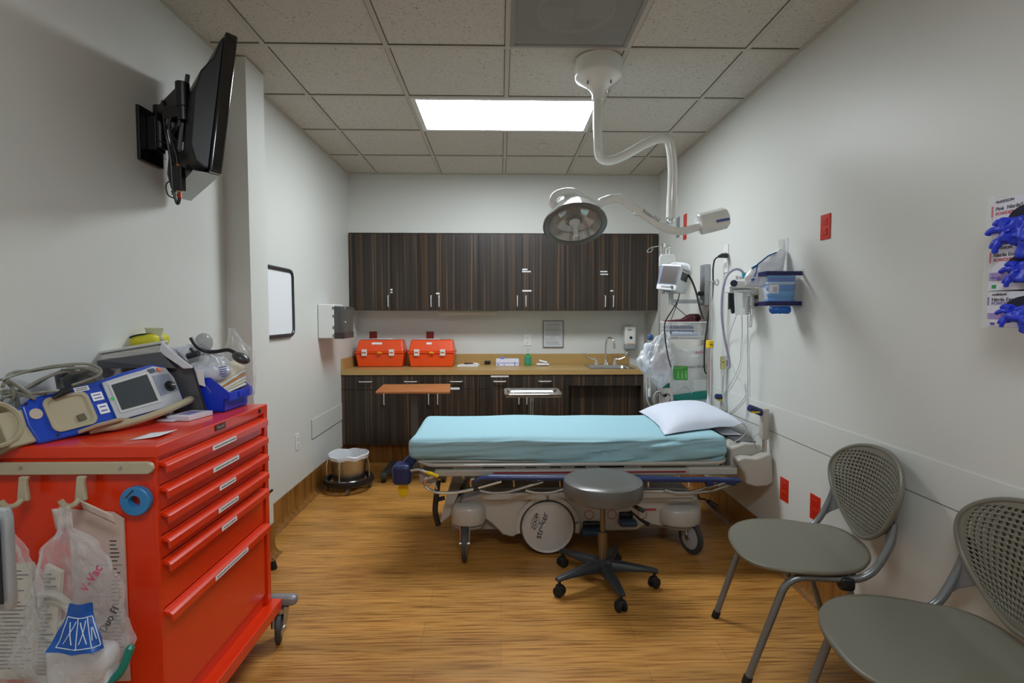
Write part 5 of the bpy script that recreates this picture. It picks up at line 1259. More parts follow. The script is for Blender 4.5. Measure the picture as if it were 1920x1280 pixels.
# sloped front plate to the right of the defibrillator
A0 = at(330, 775, 'y', 1.972); A1 = at(390, 776, 'y', 1.992); A2 = at(361, 688, 'y', 1.992); A3 = at(300, 684, 'y', 1.972)
A0.z = CZ+.003; A1.z = CZ+.003
obj('front_plate', MB().prism([A0, A1, A2, A3], V((-.004, .004, 0))), FG, fh)
obj('back_plate', MB().prism([at(182, 690, 'y', 1.90), at(330, 690, 'y', 1.96), at(300, 660, 'y', 1.96), at(182, 676, 'y', 1.9)], V((-.01, .03, 0))), FG, fh)
obj('side_panel', MB().prism([V((at(361, 688, 'y', 1.98).x, 1.985, A2.z)), V((A1.x, 1.985, CZ+.003)), V((A1.x-.2, 2.12, CZ+.003)), V((A2.x-.22, 2.12, A2.z+.03))], V((0, .004, 0))), FG, fh)
bnd = thing('binder', 'thick white binder lying aslant on the grey file holder', 'binder', (-1.2, 2.02, CZ+.22))
Bq = [at(155, 665, 'y', 1.95), at(298, 641, 'y', 2.02), at(305, 655, 'y', 2.02), at(170, 678, 'y', 1.95)]
obj('cover', MB().prism([at(153, 664, 'y', 1.93), at(302, 640, 'y', 1.98), at(303, 644, 'y', 1.98), at(156, 668, 'y', 1.93)], V((-.05, .12, .0))), mat('binder_white', '#c9c9c6', .45), bnd, bev=.001)
obj('pages', MB().prism([at(158, 668, 'y', 1.94), at(302, 645, 'y', 1.99), at(298, 660, 'y', 1.99), at(168, 679, 'y', 1.94)], V((-.045, .11, 0))), ramp_mat('page_edges', (2, 2, 260), [(.35, '#a3a099'), (.6, '#d4d2ca')], .6), bnd)
obj('spine', MB().prism([at(303, 640, 'y', 1.975), at(318, 655, 'y', 1.965), at(362, 690, 'y', 1.955), at(344, 691, 'y', 1.95), at(298, 660, 'y', 1.97)], V((-.03, .05, 0))), mat('binder_white2', '#d4d6da', .45), bnd, bev=.002)
wp = thing('white_folder', 'white folded folder standing between file holder and blue bin', 'folder', (-1.13, 2.02, CZ))
obj('panel', MB().prism([at(330, 655, 'y', 2.03), at(362, 690, 'y', 2.0), at(396, 735, 'y', 2.0), at(393, 772, 'y', 2.03)], V((-.01, .01, 0))), mat('binder_white2', '#d4d6da', .45), wp)
obj('label_card', MB().prism([at(367, 693, 'y', 1.992), at(381, 693, 'y', 1.992), at(385, 725, 'y', 1.99), at(371, 720, 'y', 1.99)], V((-.002, .004, 0))), PAPER, wp)
yp = thing('yellow_pouch', 'yellow padded pouch with black piping behind the white binder', 'pouch', at(258, 655, 'y', 2.1))
yc = at(258, 642, 'y', 2.16)
obj('pouch', MB().rbox(yc, (.205, .12, .062), .028, 8, fn=lambda o, q: V((o.x, o.y, o.z*(1-.55*max(0, -o.x)/.1)+.1*o.x))), mat('pouch_yellow', '#cdc628', .55), yp)
obj('piping', MB().tube(spline([yc+V((-.04, -.061, -.022)), yc+V((-.01, -.062, .012)), yc+V((.04, -.055, .033)), yc+V((.09, -.02, .036))], 6), .0035, 6), BLACK, yp)
obj('pouch_stand', MB().box((yc.x, yc.y, (CZ+yc.z)/2-.015), (.18, .10, yc.z-CZ-.03)), mat('binder_dark', '#34363a', .5), yp)
single('pale_cup', MB().openlathe([(.03, 0), (.026, .02), (.03, .05), (.034, .055)], at(290, 640, 'y', 2.15), n=24, sx=1.1, sy=.7), mat('cup_pale', '#c9caa8', .4), 'pale translucent cup tucked behind the yellow pouch', 'cup', solid=.002)
# blue parts bin with packets
bb = thing('parts_bin', 'blue open-front plastic bin of packets on the far end of the red cart', 'bin', (-1.06, 2.1, CZ))
BB = mat('bin_blue', '#1638c8', .32, coat=.2)
b0, b1 = at(396, 774, 'z', CZ), at(478, 752, 'z', CZ)
bu = V((.02, 1, 0)).normalized(); bn = V((1, -.02, 0)).normalized(); bo = V((-1.048, 2.0, CZ+.002)); BWd = .175; BDp = .2; hL, hH = .062, .13
def Bp(a, b, z): return bo+bu*a-bn*b+V((0, 0, z))
for a in (0, BWd-.004):
    obj('side_wall', MB().prism([Bp(a, 0, 0), Bp(a, -.0, .048), Bp(a, -.022, .05), Bp(a, -.022, .072), Bp(a, .05, hH), Bp(a, BDp, hH), Bp(a, BDp, 0)], bu*.004), BB, bb)
obj('front_lip', MB().prism([Bp(0, -.022, .04), Bp(BWd, -.022, .04), Bp(BWd, -.022, .074), Bp(0, -.022, .074)], -bn*.005), BB, bb, bev=.002)
obj('front_wall', MB().prism([Bp(0, 0, 0), Bp(BWd, 0, 0), Bp(BWd, 0, .05), Bp(0, 0, .05)], -bn*.004), BB, bb)
obj('label_slot', MB().prism([Bp(.065, -.0225, .048), Bp(.11, -.0225, .048), Bp(.11, -.0225, .068), Bp(.065, -.0225, .068)], bn*.003), BB, bb, bev=.001)
obj('bottom_wall', MB().prism([Bp(0, 0, 0), Bp(BWd, 0, 0), Bp(BWd, BDp, 0), Bp(0, BDp, 0)], (0, 0, .004)), BB, bb)
obj('back_wall', MB().prism([Bp(0, BDp, 0), Bp(BWd, BDp, 0), Bp(BWd, BDp, hH+.02), Bp(0, BDp, hH+.02)], bn*.004), BB, bb)
for k in range(6):
    q = Bp(.02+.006*k, .03+.004*k, .055+.007*k)
    e = V((.035, .15, .028+.006*k))
    single('packet', MB().prism([q, q+e, q+e+V((-.05, .005, .03)), q+V((-.05, .0, .03))], V((-.001, 0, .003))), (mat('packet_white', '#dcdcd6', .55), mat('packet_cream', '#cfc6a8', .55), mat('packet_amber', '#c07c2a', .5))[(0, 1, 0, 2, 0, 1)[k]], ['lowest white packet fanned in the blue bin', 'cream packet second from the bottom in the blue bin', 'white packet third from the bottom in the blue bin', 'amber packet in the fan in the blue bin', 'white packet just under the top one in the blue bin', 'cream packet on top of the fan in the blue bin'][k], 'packet', 'packets in the blue bin')
pr_ = bagfn(Bp(.085, .1, 0).x, Bp(.085, .1, 0).y, CZ+.09, CZ+.225, [(.03, 0), (.075, 0), (.085, 0), (.075, .0), (.045, .01), (.015, .0)], 21, .8, .016)
wb_ = thing('dressing_pack', 'white and clear printed dressing pack heaped in the blue bin', 'pack', Bp(.085, .1, .1))
obj('wrap', MB().grid(pr_, 44, 26, True), FILMW, wb_, smooth=50)
obj('dressing', MB().rbox(Bp(.07, .09, .14), (.11, .12, .06), .025, 6, fn=lambda o, q: o+o.normalized()*.008*noise.noise(o*30)), mat('dressing_white', '#d5d8e4', .6), wb_)
m = MB()
for k in range(5): m.prism([Bp(.02+.004*k, .028, .165-.009*k), Bp(.07, .026, .165-.009*k), Bp(.07, .026, .168-.009*k), Bp(.02+.004*k, .028, .168-.009*k)], bn*.0015)
obj('blue_print', m, INKB, wb_)
# dark mask strap and clear bag on top
mk = thing('face_mask', 'grey and black strapped face mask lying on top of the pile', 'mask', at(430, 665, 'y', 2.1))
obj('strap', MB().tube(spline([at(358, 633, 'y', 2.05), at(368, 648, 'y', 2.05), at(385, 658, 'y', 2.06), at(405, 659, 'y', 2.07), at(428, 656, 'y', 2.08), at(445, 664, 'y', 2.08), at(458, 672, 'y', 2.08)], 6), [.0075]*37, 10), BLACK, mk)
obj('cushion', MB().ell(at(452, 671, 'y', 2.08), (.035, .03, .02), R=Matrix.Rotation(.5, 3, 'Y')), mat('mask_grey', '#3b3d40', .3), mk)
obj('clear_shell', MB().ell(at(382, 642, 'y', 2.1), (.03, .04, .038)), mat('shell_smoke', '#9a9da0', .12, alpha=.5), mk)
obj('valve', MB().cyl(at(352, 668, 'y', 2.03), at(372, 662, 'y', 2.03), .012, n=12).cyl(at(358, 652, 'y', 2.03), at(370, 666, 'y', 2.03), .008, n=10), BLACK, mk)
w2 = thing('mask_bag', 'crumpled clear bag holding the mask parts beside the white binder', 'plastic bag', at(360, 680, 'y', 2.08))
obj('film', MB().grid(bagfn(at(365, 670, 'y', 2.1).x, 2.1, CZ+.07, at(365, 645, 'y', 2.1).z, [(.02, 0), (.07, 0), (.08, 0), (.07, 0), (.05, 0), (.02, 0)], 33, .8, .016), 40, 24, True), FILMW, w2, smooth=50)
obj('white_liner', MB().rbox(at(352, 672, 'y', 2.12), (.12, .1, .1), .03, 6, fn=lambda o, q: o+o.normalized()*.012*noise.noise(o*25)), mat('dressing_white', '#d5d8e4', .6), w2)
cb2 = thing('clear_bag', 'tall clear plastic bag standing up behind the blue bin', 'plastic bag', at(445, 700, 'y', 2.15))
obj('film', MB().grid(bagfn(at(440, 650, 'y', 2.16).x, 2.16, CZ+.003, at(440, 615, 'y', 2.16).z, [(.05, 0), (.075, 0), (.08, 0), (.075, 0), (.06, .01), (.03, .0), (.012, -.01)], 51, .3, .012), 40, 30, True), plastic_film('thin_film', '#f2f4f5', .10, .1), cb2, smooth=50)
# flat boxes and slips in front of the file holder
for k, (pa, w_, d_, h, lab) in enumerate((((372, 786), .085, .12, .016, 'small flat white box at the cart edge in front of the file holder'), ((340, 790), .06, .08, .006, 'thin white card under the defibrillator handle'))):
    p = at(pa[0], pa[1], 'z', CZ)
    t = thing('flat_box', lab, 'box', (p.x-.04, p.y+.02, CZ+.001))
    obj('carton', MB().box((p.x-.045, p.y+.03, CZ+.001+h/2), (w_, d_, h), Matrix.Rotation(-.15, 3, 'Z')), mat('carton_pale', '#d9d8e2', .5), t, bev=.001)
    obj('print', MB().box((p.x-.045, p.y+.03, CZ+.0015+h), (w_*.5, d_*.5, .0008), Matrix.Rotation(-.15, 3, 'Z')), mat('print_lilac', '#8f86c4', .5), t)
p = at(285, 822, 'z', CZ)
single('paper_slip', MB().grid(lambda u, v: V((p.x-.05+u*.07, p.y-.02+v*.09+u*.02, CZ+.0015+.006*u*u)), 6, 6), PAPER, 'paper slip lying on the red cart top below the defibrillator', 'paper', solid=.001)

# ---------------------------------------------------------------- device at the left edge, close to the camera
dv = thing('near_monitor', 'silver-edged dark screen on a pole at the left edge of the photo', 'monitor', (-.86, .78, 0))
q1_ = at(8, 955, 'y', .75); q2_ = at(8, 1152, 'y', .75)
fx1, fz1, fz0 = q1_.x, q1_.z, q2_.z
obj('frame', MB().rbox((fx1-.15, .76, (fz0+fz1)/2), (.30, .02, fz1-fz0), .0098, 7), mat('frame_silver', '#a6a9ac', .3, .4), dv)
obj('screen', MB().bx(fx1-.285, fx1-.007, .7485, .7498, fz0+.016, fz1-.014), mat('screen_black', '#0c0e10', .15), dv)
obj('pole', MB().cyl((fx1-.15, .79, .04), (fx1-.15, .79, fz0+.01), .016, n=16), SILVER, dv)
obj('base', MB().lathe([(.15, 0), (.15, .02), (.03, .04), (0, .04)], (fx1-.15, .79, .001), n=32), BLACK, dv)
# ---------------------------------------------------------------- right wall: plates and outlets
plate('outlet', 1549, 425, 'x', XR, .072, .118, REDPL, 'red wall plate at eye height on the right wall', cat='wall plate', style='duplex')
plate('outlet', 1472, 918, 'x', XR, .085, .125, REDPL, 'red outlet low on the right wall, right of the stretcher head', sm=mat('slot_dark_red', '#5a120a', .5))
plate('outlet', 1530, 952, 'x', XR, .085, .125, REDPL, 'red outlet low on the right wall, partly behind the chair', sm=mat('slot_dark_red', '#5a120a', .5))
wo, wop = plate('outlet', 1362, 485, 'x', XR, .075, .19, WHITE, 'tall white outlet on the right wall with the black plug in it')
# glove box holder
gh = thing('glove_box_holder', 'clear acrylic holder with glove boxes on the right wall at the photo edge', 'holder', (XR-.05, 1.45, 1.30))
hy0, hy1 = 1.18, at(1853, 500, 'x', XR-.10).y
hz1, hz0 = 1.735, at(1855, 615, 'x', XR-.10).z
cl = MB().bx(XR-.003, XR-.001, hy0, hy1+.02, hz0, hz1)
obj('back_panel', cl, CLEAR, gh)
obj('side_panel', MB().bx(XR-.11, XR-.003, hy1, hy1+.003, hz0, hz1), CLEAR, gh)
obj('front_edge', MB().bx(XR-.112, XR-.108, hy1-.02, hy1+.003, hz0, hz1), CLEAR, gh)
GLV = mat('nitrile_blue', '#2238c8', .45, bump=.2, bscale=30)
BW = mat('glove_carton', '#d6d6e0', .5)
mids = at(1880, 545, 'x', XR-.1).z
def gbox(z0, z1, label, top, nm):
    yy1 = hy1-.006; yy0 = yy1-.245
    t = thing('glove_carton', label, 'box', (XR-.055, (yy0+yy1)/2, z0), 'glove cartons in the holder')
    obj('carton', MB().bx(XR-.104, XR-.006, yy0, yy1, z0, z1), BW, t, bev=.002)
    xf = XR-.1045; H = z1-z0
    band = MB().bx(xf, xf+.0005, yy0, yy1-.002, z0+H*.22, z0+H*.40); obj('purple_band', band, mat('band_lilac', '#9a86bf', .5), t)
    sq = MB(); random.seed(int(z0*100))
    for k in range(14): a = random.uniform(yy0, yy1-.02); b = z0+H*.22+random.choice((0, .25, .5, .75))*H*.18; sq.bx(xf-.0004, xf, a, a+.012, b, b+H*.04)
    obj('band_squares', sq, mat('band_violet', '#6d55a4', .5), t)
    obj('colour_bar', MB().bx(xf, xf+.0005, yy1-.006, yy1-.001, z0+H*.62, z0+H*.86), mat('bar_red', '#cc3c4c', .5) if top else mat('bar_violet', '#6d55a4', .5), t)
    obj('symbol', MB().bx(xf, xf+.0005, yy1-.026, yy1-.012, z0+H*.05, z0+H*.13), mat('sym_green', '#2f9a55', .5) if top else mat('bar_violet', '#6d55a4', .5), t)
    f = lambda s, sz, zz, m_: text('carton_lettering', s, sz, (xf-.0002, yy1-.014, zz), (0, -1, 0), (0, 0, 1), m_, t, ext=.0004, align='LEFT')
    f('McKESSON' if top else 'confiderm', .011, z0+H*.93, INK)
    f(nm, .015, z0+H*.78, INK); f('POWDER-FREE', .013, z0+H*.67, mat('bar_red', '#cc3c4c', .5) if top else mat('bar_violet', '#6d55a4', .5))
    oy = yy0+.10; oz = z0+H*.50
    obj('opening', MB().lathe([(.001, 0), (.05, 0), (.05, .002), (.001, .002)], (xf-.001, oy+.02, oz), (-1, 0, 0), 28, sx=.75, sy=1.4), mat('opening_dark', '#15152a', .8), t)
    return xf, oy, oz
def glove(name_label, c, sc, seed):
    """bunched glove hanging out of the opening: gathered cuff, folds and short drooping fingers"""
    g = thing('nitrile_glove', name_label, 'glove', c, 'blue gloves pulled out of the cartons'); random.seed(seed)
    def w_(o, q):
        n = noise.noise(o*24/sc+V((seed, 0, 0)))+.6*noise.noise(o*60/sc+V((0, seed, 0)))
        return o+o.normalized()*.020*sc*n
    obj('palm', MB().rbox(c, (.042*sc, .085*sc, .07*sc), .02*sc, 12, fn=w_), GLV, g, smooth=70)
    def w2(o, q): return o+o.normalized()*.014*sc*noise.noise(o*40/sc+V((9, seed, 0)))
    obj('cuff', MB().rbox(c+V((.006, -.03*sc, -.045*sc)), (.035*sc, .055*sc, .06*sc), .016*sc, 9, fn=w2), GLV, g, smooth=70)
    for k in range(5):
        d = V((-.15, (.95, .75, .55, .9, -.2)[k], (.5, .05, -.75, -.35, .9)[k])).normalized(); r = .0085*sc
        p0 = c+V((-.008, .018*sc, (.5-k*.25)*.04*sc))
        L_ = (.03, .042, .04, .034, .03)[k]*sc
        obj('finger', MB().tube(spline([p0, p0+d*L_*.6, p0+d*L_+V((-.002, .001, -.005)), p0+d*L_*1.2+V((0, 0, -.014*sc))], 4), [r*1.5]*4+[r*1.1]*4+[r*.9]*4+[r*.5], 10), GLV, g)
z3 = hz1-.012; zc_ = z3-(z3-mids)/2
x_, oy, oz = gbox(zc_+.001, z3, 'top glove carton in the clear holder, with a red bar', True, 'Pink  Nitrile* Exam Gloves')
glove('large bunched blue glove hanging from the top carton', V((x_-.018, at(1900, 436, 'x', x_-.03).y, at(1898, 434, 'x', x_-.03).z)), 1.05, 2)
x_, oy, oz = gbox(mids+.001, zc_-.001, 'middle glove carton in the clear holder, lilac band with green symbol below', True, 'Nitrile Exam Gloves')
glove('blue glove bulging from the middle carton at the photo edge', V((x_-.006, at(1912, 508, 'x', x_-.02).y, at(1912, 508, 'x', x_-.02).z)), .8, 5)
x_, oy, oz = gbox(hz0+.004, mids-.003, 'lowest glove carton in the clear holder, with a violet bar', False, 'Nitrile Exam Gloves')
glove('small crumpled blue glove hanging from the lowest carton', V((x_-.015, at(1906, 588, 'x', x_-.02).y, at(1906, 588, 'x', x_-.02).z)), .72, 8)

# ---------------------------------------------------------------- emesis bag holder and neighbours
eh = thing('bag_holder', 'clear holder with two navy bands, filled with blue bags, on the right wall', 'holder', (XR-.09, 2.74, 1.43))
ex0, ex1, ey0, ey1 = XR-.178, XR-.002, 2.66, 2.745
tz, bz_ = 1.612, 1.437
def bandbox(z, h, th=.004):
    m = MB(); m.bx(ex0-th, ex1, ey0-th, ey0, z, z+h); m.bx(ex0-th, ex0, ey0, ey1, z, z+h); m.bx(ex0-th, ex1, ey1, ey1+th, z, z+h); return m
NB = mat('band_navy', '#1c1c58', .35)
obj('top_band', bandbox(tz-.022, .022, .006), NB, eh, bev=.002); obj('bottom_band', bandbox(bz_, .022, .006), NB, eh, bev=.002)
obj('acrylic_walls', MB().bx(ex0-.002, ex1, ey0-.003, ey0, bz_, tz).bx(ex0-.002, ex0, ey0, ey1, bz_, tz).bx(ex0, ex1, ey1, ey1+.003, bz_, tz), CLEAR, eh)
obj('back_panel', MB().bx(XR-.0035, XR-.001, ey0-.02, ey1+.02, bz_-.01, tz+.01), CLEAR, eh)
obj('paper_label', MB().bx(ex0+.004, ex0+.055, ey0-.0045, ey0-.003, bz_+.062, bz_+.105), PAPER, eh)
lm = MB()
for k in range(6): lm.bx(ex0+.024, ex0+.048, ey0-.005, ey0-.0045, bz_+.068+k*.005, bz_+.070+k*.005)
obj('label_print', lm, INKB, eh)
EB = [mat('emesis_blue', '#0f7bd0', .35), mat('emesis_cyan', '#1f97dc', .35), mat('emesis_pale', '#a5c8e4', .4), mat('emesis_deep', '#1a62c4', .35)]
zz = bz_-.040; k = 0; names = ['deep blue bag hanging lowest out of the clear holder', 'pale blue rim just under the bottom navy band', 'bright blue bag at the bottom navy band', 'cyan bag low in the clear holder', 'bright blue bag at the middle of the clear holder', 'pale bag above the middle of the clear holder', 'deep blue bag near the top of the clear holder', 'cyan bag at the top of the stack in the clear holder']
cols = [3, 2, 0, 1, 0, 2, 3, 1]; hs = [.034, .014, .028, .034, .03, .016, .016, .014]
bx_c = (ex0+ex1)/2+.002
for h, c, nm in zip(hs, cols, names):
    r = .067+(.006 if k > 1 else -.012)+.003*((k*7) % 3)
    f = lambda u, v, zz=zz, h=h, r=r, k=k: V((bx_c+(r+.004*noise.noise(V((cos(2*pi*u)*2, sin(2*pi*u)*2, k))))*cos(2*pi*u), 2.7025+.037*sin(2*pi*u), zz-.001+h*1.12*v+.004*noise.noise(V((cos(2*pi*u)*3, sin(2*pi*u)*3, k+.5)))*(1 if k < 1 else .4)))
    m = MB().grid(lambda u, v: (lambda p, s: V((bx_c+(p.x-bx_c)*s, 2.7025+(p.y-2.7025)*s, p.z)))(f(u, v), [.82, .97, 1, 1, .97, .82][min(5, int(v*5.001))]), 32, 5, True)
    single('emesis_bag', m, EB[c], nm, 'bag', 'blue bags in the clear holder', smooth=50)
    zz += h+.0012; k += 1

# suction set
su = thing('suction_set', 'white wall suction unit with clear canister above the stretcher head', 'suction unit', (XR-.1, 3.1, 1.38))
S = lambda px, py, y=3.12: at(px, py, 'y', y)
WH2 = mat('suction_white', '#d9dbd8', .35)
obj('wall_arm', MB().prism([S(1368, 536), S(1400, 533), S(1443, 548), S(1443, 562), S(1400, 548), S(1368, 548)], (0, .07, 0)), WH2, su, bev=.005)
obj('valve_block', MB().rbox(S(1392, 534), (.13, .08, .045), .012, 6), WH2, su)
obj('pressure_gauge', MB().cyl(S(1376, 531, 3.07), S(1376, 531, 3.10), .02, n=20), mat('gauge_dark', '#26284a', .3), su)
obj('knob', MB().cyl(S(1388, 524), S(1388, 518), .014, n=16), WH2, su)
obj('knob', MB().cyl(S(1381, 524, 3.09), S(1381, 517, 3.09), .010, n=14), WH2, su)
cc = S(1391, 548); cb_ = S(1391, 590)
can = obj('canister', MB().openlathe([(.001, cb_.z), (.040, cb_.z), (.044, cb_.z+.01), (.05, cc.z), (.001, cc.z)], (cc.x+.0, 3.12, 0), n=32), plastic_film('canister_clear', '#dfe5e6', .28, .08, 0, 1), su, smooth=50)
obj('canister_lid', MB().lathe([(.052, 0), (.053, .01), (.045, .014), (0, .014)], (cc.x, 3.12, cc.z), n=32), WH2, su)
obj('scale_strip', MB().bx(cc.x+.0, cc.x+.028, 3.072, 3.074, cb_.z+.008, cc.z-.01), mat('scale_white', '#d8dcdf', .5), can)
m = MB()
for k in range(11): m.bx(cc.x+.012, cc.x+.027, 3.071, 3.072, cb_.z+.018+k*.0088, cb_.z+.021+k*.0088)
obj('scale_marks', m, INK, can)
obj('black_clamp', MB().prism([S(1368, 549, 3.06), S(1376, 549, 3.06), S(1378, 586, 3.06), S(1374, 588, 3.06), S(1371, 575, 3.06), S(1368, 580, 3.06)], (0, .02, 0)), BLACK, su)
obj('second_jar', MB().openlathe([(.001, 0), (.033, 0), (.036, .09), (.001, .09)], (S(1411, 575).x, 3.17, S(1411, 578).z), n=24), plastic_film('jar_cloudy', '#c4cac9', .4, .12, 0, 1), su)
obj('dark_bracket', MB().prism([S(1417, 552), S(1445, 564), S(1445, 574), S(1418, 574), S(1418, 568), S(1438, 568), S(1420, 560)], (0, .03, 0)), mat('bracket_olive', '#4a4940', .4, .4), su)
obj('teal_tip', MB().tube([S(1401, 580), S(1401, 590)], .008, 8), mat('teal', '#1a7f86', .4), su)
obj('white_clip', MB().tube(spline([S(1407, 572), S(1407, 598), S(1405, 611), S(1409, 610), S(1410, 590)], 5), .003, 6), WH2, su)
pt = MB().tube(spline([S(1395, 520), S(1391, 508), S(1378, 505), S(1363, 517), S(1355, 545), S(1353, 585), S(1357, 625), S(1364, 660), S(1368, 685), S(1366, 689), S(1363, 689)], 7), .0075, 12)
obj('suction_tubing', pt, mat('tube_lilac', '#b4aecb', .25, alpha=.8), su)
obj('tube_cuff', MB().cyl(S(1394, 522), S(1395, 511), .011, n=14), mat('cuff_cyan', '#19a5c4', .4), su)
def wire(name, lab, pts, r, m, cat='tubing', group=None, par=None):
    pp = spline([V(p) for p in pts], 6)
    for p in pp: p.x = min(p.x, XR-.007-r)
    if par: return obj(name, MB().tube(pp, r, 8), m, par)
    return single(name, MB().tube(pp, r, 8), m, lab, cat, group)
TH = mat('thin_tube', '#b9bcba', .3)
W3 = lambda px, py: at(px, py, 'x', XR-.012)
wire('thin_tubing', 'thin clear tubing crossing from suction unit down to the left', [S(1381, 590), W3(1366, 640), W3(1372, 690), W3(1394, 720), W3(1400, 760), W3(1398, 790)], .0022, TH)
wire('thin_tubing', 'thin clear tubing running straight down from the canister', [S(1391, 590), W3(1391, 640), W3(1384, 690), W3(1358, 740), W3(1356, 758)], .0022, TH)
wire('thin_tubing', 'thin clear tubing at the right, falling beside the white clip', [S(1402, 592), W3(1402, 640), W3(1402, 700), W3(1402, 780)], .003, TH)
wire('thin_tubing', 'pale tubing looping across the wall toward the head handle', [W3(1398, 720), W3(1396, 745), W3(1375, 768), W3(1362, 775)], .0022, TH)
# mask pack leaning behind the holder
mp_ = thing('mask_pack', 'white sterile pack with blue edges leaning on the wall behind the clear holder', 'pack', (XR-.08, 2.81, 1.55))
M = lambda px, py, y=2.81: at(px, py, 'y', y)
outl = [M(1396, 520), M(1410, 501), M(1448, 474), M(1462, 466), M(1474, 470), M(1470, 500), M(1462, 535), M(1430, 540), M(1398, 535)]
ctr = sum(outl, V((0, 0, 0)))/len(outl)
def mpk(u, v):
    k = u*len(outl); i = int(k) % len(outl); t = k-int(k); p = outl[i]*(1-t)+outl[(i+1) % len(outl)]*t
    q = ctr*(1-v)+p*v; q = q.copy(); q.y -= .028*(1-v**2)+.012*noise.noise(V((q.x*30, q.z*30, 1))); q.x = min(q.x, XR-.006); return q
obj('pouch', MB().grid(mpk, 54, 10, True), mat('pouch_white', '#f0f2f5', .4), mp_, solid=.003, smooth=50)
for e in ([(1456, 473), (1440, 480), (1420, 496)], [(1421, 494), (1418, 508), (1414, 518)], [(1410, 503), (1420, 497)], [(1424, 538), (1436, 533), (1448, 531)], [(1409, 525), (1414, 523)]):
    obj('blue_edge', MB().tube([M(a, b, 2.772) for a, b in e], [.004 if len(e) > 2 else .006]*len(e), 8), mat('edge_blue', '#1f5f94', .4), mp_)
cp = single('plastic_sleeve', MB().bx(XR-.03, XR-.001, 2.845, 2.848, 1.56, 1.80).bx(XR-.004, XR-.001, 2.80, 2.845, 1.56, 1.80), plastic_film('sleeve_clear', '#e4e8e8', .2, .15, 0, 1), 'tall clear plastic sleeve standing on the wall behind the bag holder', 'sleeve')

# ---------------------------------------------------------------- monitor channel, monitor, basket
ch_ = thing('wall_channel', 'grey vertical wall channel carrying the patient monitor arm', 'wall rail', (XR-.02, 3.93, 1.37))
ct, cbm = at(1320, 496, 'x', XR-.03), at(1320, 572, 'x', XR-.03)
yc_ = ct.y
obj('channel', MB().bx(XR-.04, XR-.002, yc_-.05, yc_+.05, cbm.z, ct.z), SILVER, ch_, bev=.004)
obj('channel_groove', MB().bx(XR-.043, XR-.04, yc_-.02, yc_+.02, cbm.z+.01, ct.z-.01), mat('groove_grey', '#8a8d92', .4), ch_)
obj('lock_knob', MB().cyl((XR-.045, yc_-.02, cbm.z+.085), (XR-.075, yc_-.03, cbm.z+.085), .016, n=14), BLACK, ch_)
az = at(1290, 565, 'y', yc_).z; axm = at(1258, 565, 'y', yc_).x
obj('arm', MB().bx(axm-.01, XR-.04, yc_-.018, yc_+.018, az-.014, az+.014), mat('arm_silver', '#b9bdbd', .4, .3), ch_, bev=.003)
obj('arm_joint', MB().cyl((axm, yc_, az-.025), (axm, yc_, az+.06), .017, n=16), SILVER, ch_)
obj('mount_plate', MB().bx(axm-.06, axm+.07, yc_-.06, yc_+.04, az+.058, az+.07), SILVER, ch_, bev=.003)
mo = thing('patient_monitor', 'white patient monitor with grey screen tilted on the wall arm', 'monitor', (axm, yc_, az+.08))
Rm = Euler((radians(-12), radians(6), radians(-52)), 'XYZ').to_matrix()   # tips the face down, rolls, turns
mcn = at(1254, 521, 'y', yc_-.02)
def MM(a, b, c_): return mcn+Rm @ V((a, c_, b))
wd, ht, dp = .175, .195, .14
MWH = mat('monitor_white', '#d7dbdb', .35)
bm_ = MB().rbox((0, 0, 0), (wd, dp, ht), .014, 6); bm_.v = [mcn+Rm @ (p+V((.02, .03, 0))) for p in bm_.v]
obj('case', bm_, MWH, mo)
def pl(a0, a1, b0, b1, c_, th=-.003): return MB().prism([MM(a0, b0, c_), MM(a1, b0, c_), MM(a1, b1, c_), MM(a0, b1, c_)], Rm @ V((0, th, 0)))
o_ = .02
obj('screen_bezel', pl(o_-.078, o_+.078, -.055, .082, -.040), mat('bezel_blue_grey', '#68748a', .35), mo)
obj('screen', pl(o_-.058, o_+.072, -.05, .077, -.043, -.001), mat('monitor_screen', '#56504e', .2), mo)
obj('buttons', pl(o_-.04, o_+.03, -.078, -.068, -.040), mat('btn_grey', '#8b9092', .4), mo)
obj('knob', MB().lathe([(.011, 0), (.010, .01), (0, .011)], MM(o_+.05, -.073, -.040), Rm @ V((0, -1, 0)), 16), mat('knob_grey', '#52585a', .4), mo)
s0 = o_+wd/2
obj('side_door', MB().prism([MM(s0, -.01, -.01), MM(s0, -.01, .07), MM(s0, .05, .07), MM(s0, .05, -.01)], Rm @ V((.003, 0, 0))), mat('door_dark', '#3f4347', .4), mo)
obj('side_label', MB().prism([MM(s0, .06, -.01), MM(s0, .06, .06), MM(s0, .074, .06), MM(s0, .074, -.01)], Rm @ V((.002, 0, 0))), mat('label_grey_green', '#8d9b96', .4), mo)
obj('carry_handle', MB().tube(rounded([MM(o_-.03, .094, 0), MM(o_-.02, .12, .03), MM(o_+.09, .118, .06), MM(s0+.01, .07, .075), MM(s0-.0, .04, .085)], .03), .0115, 12), MWH, mo)
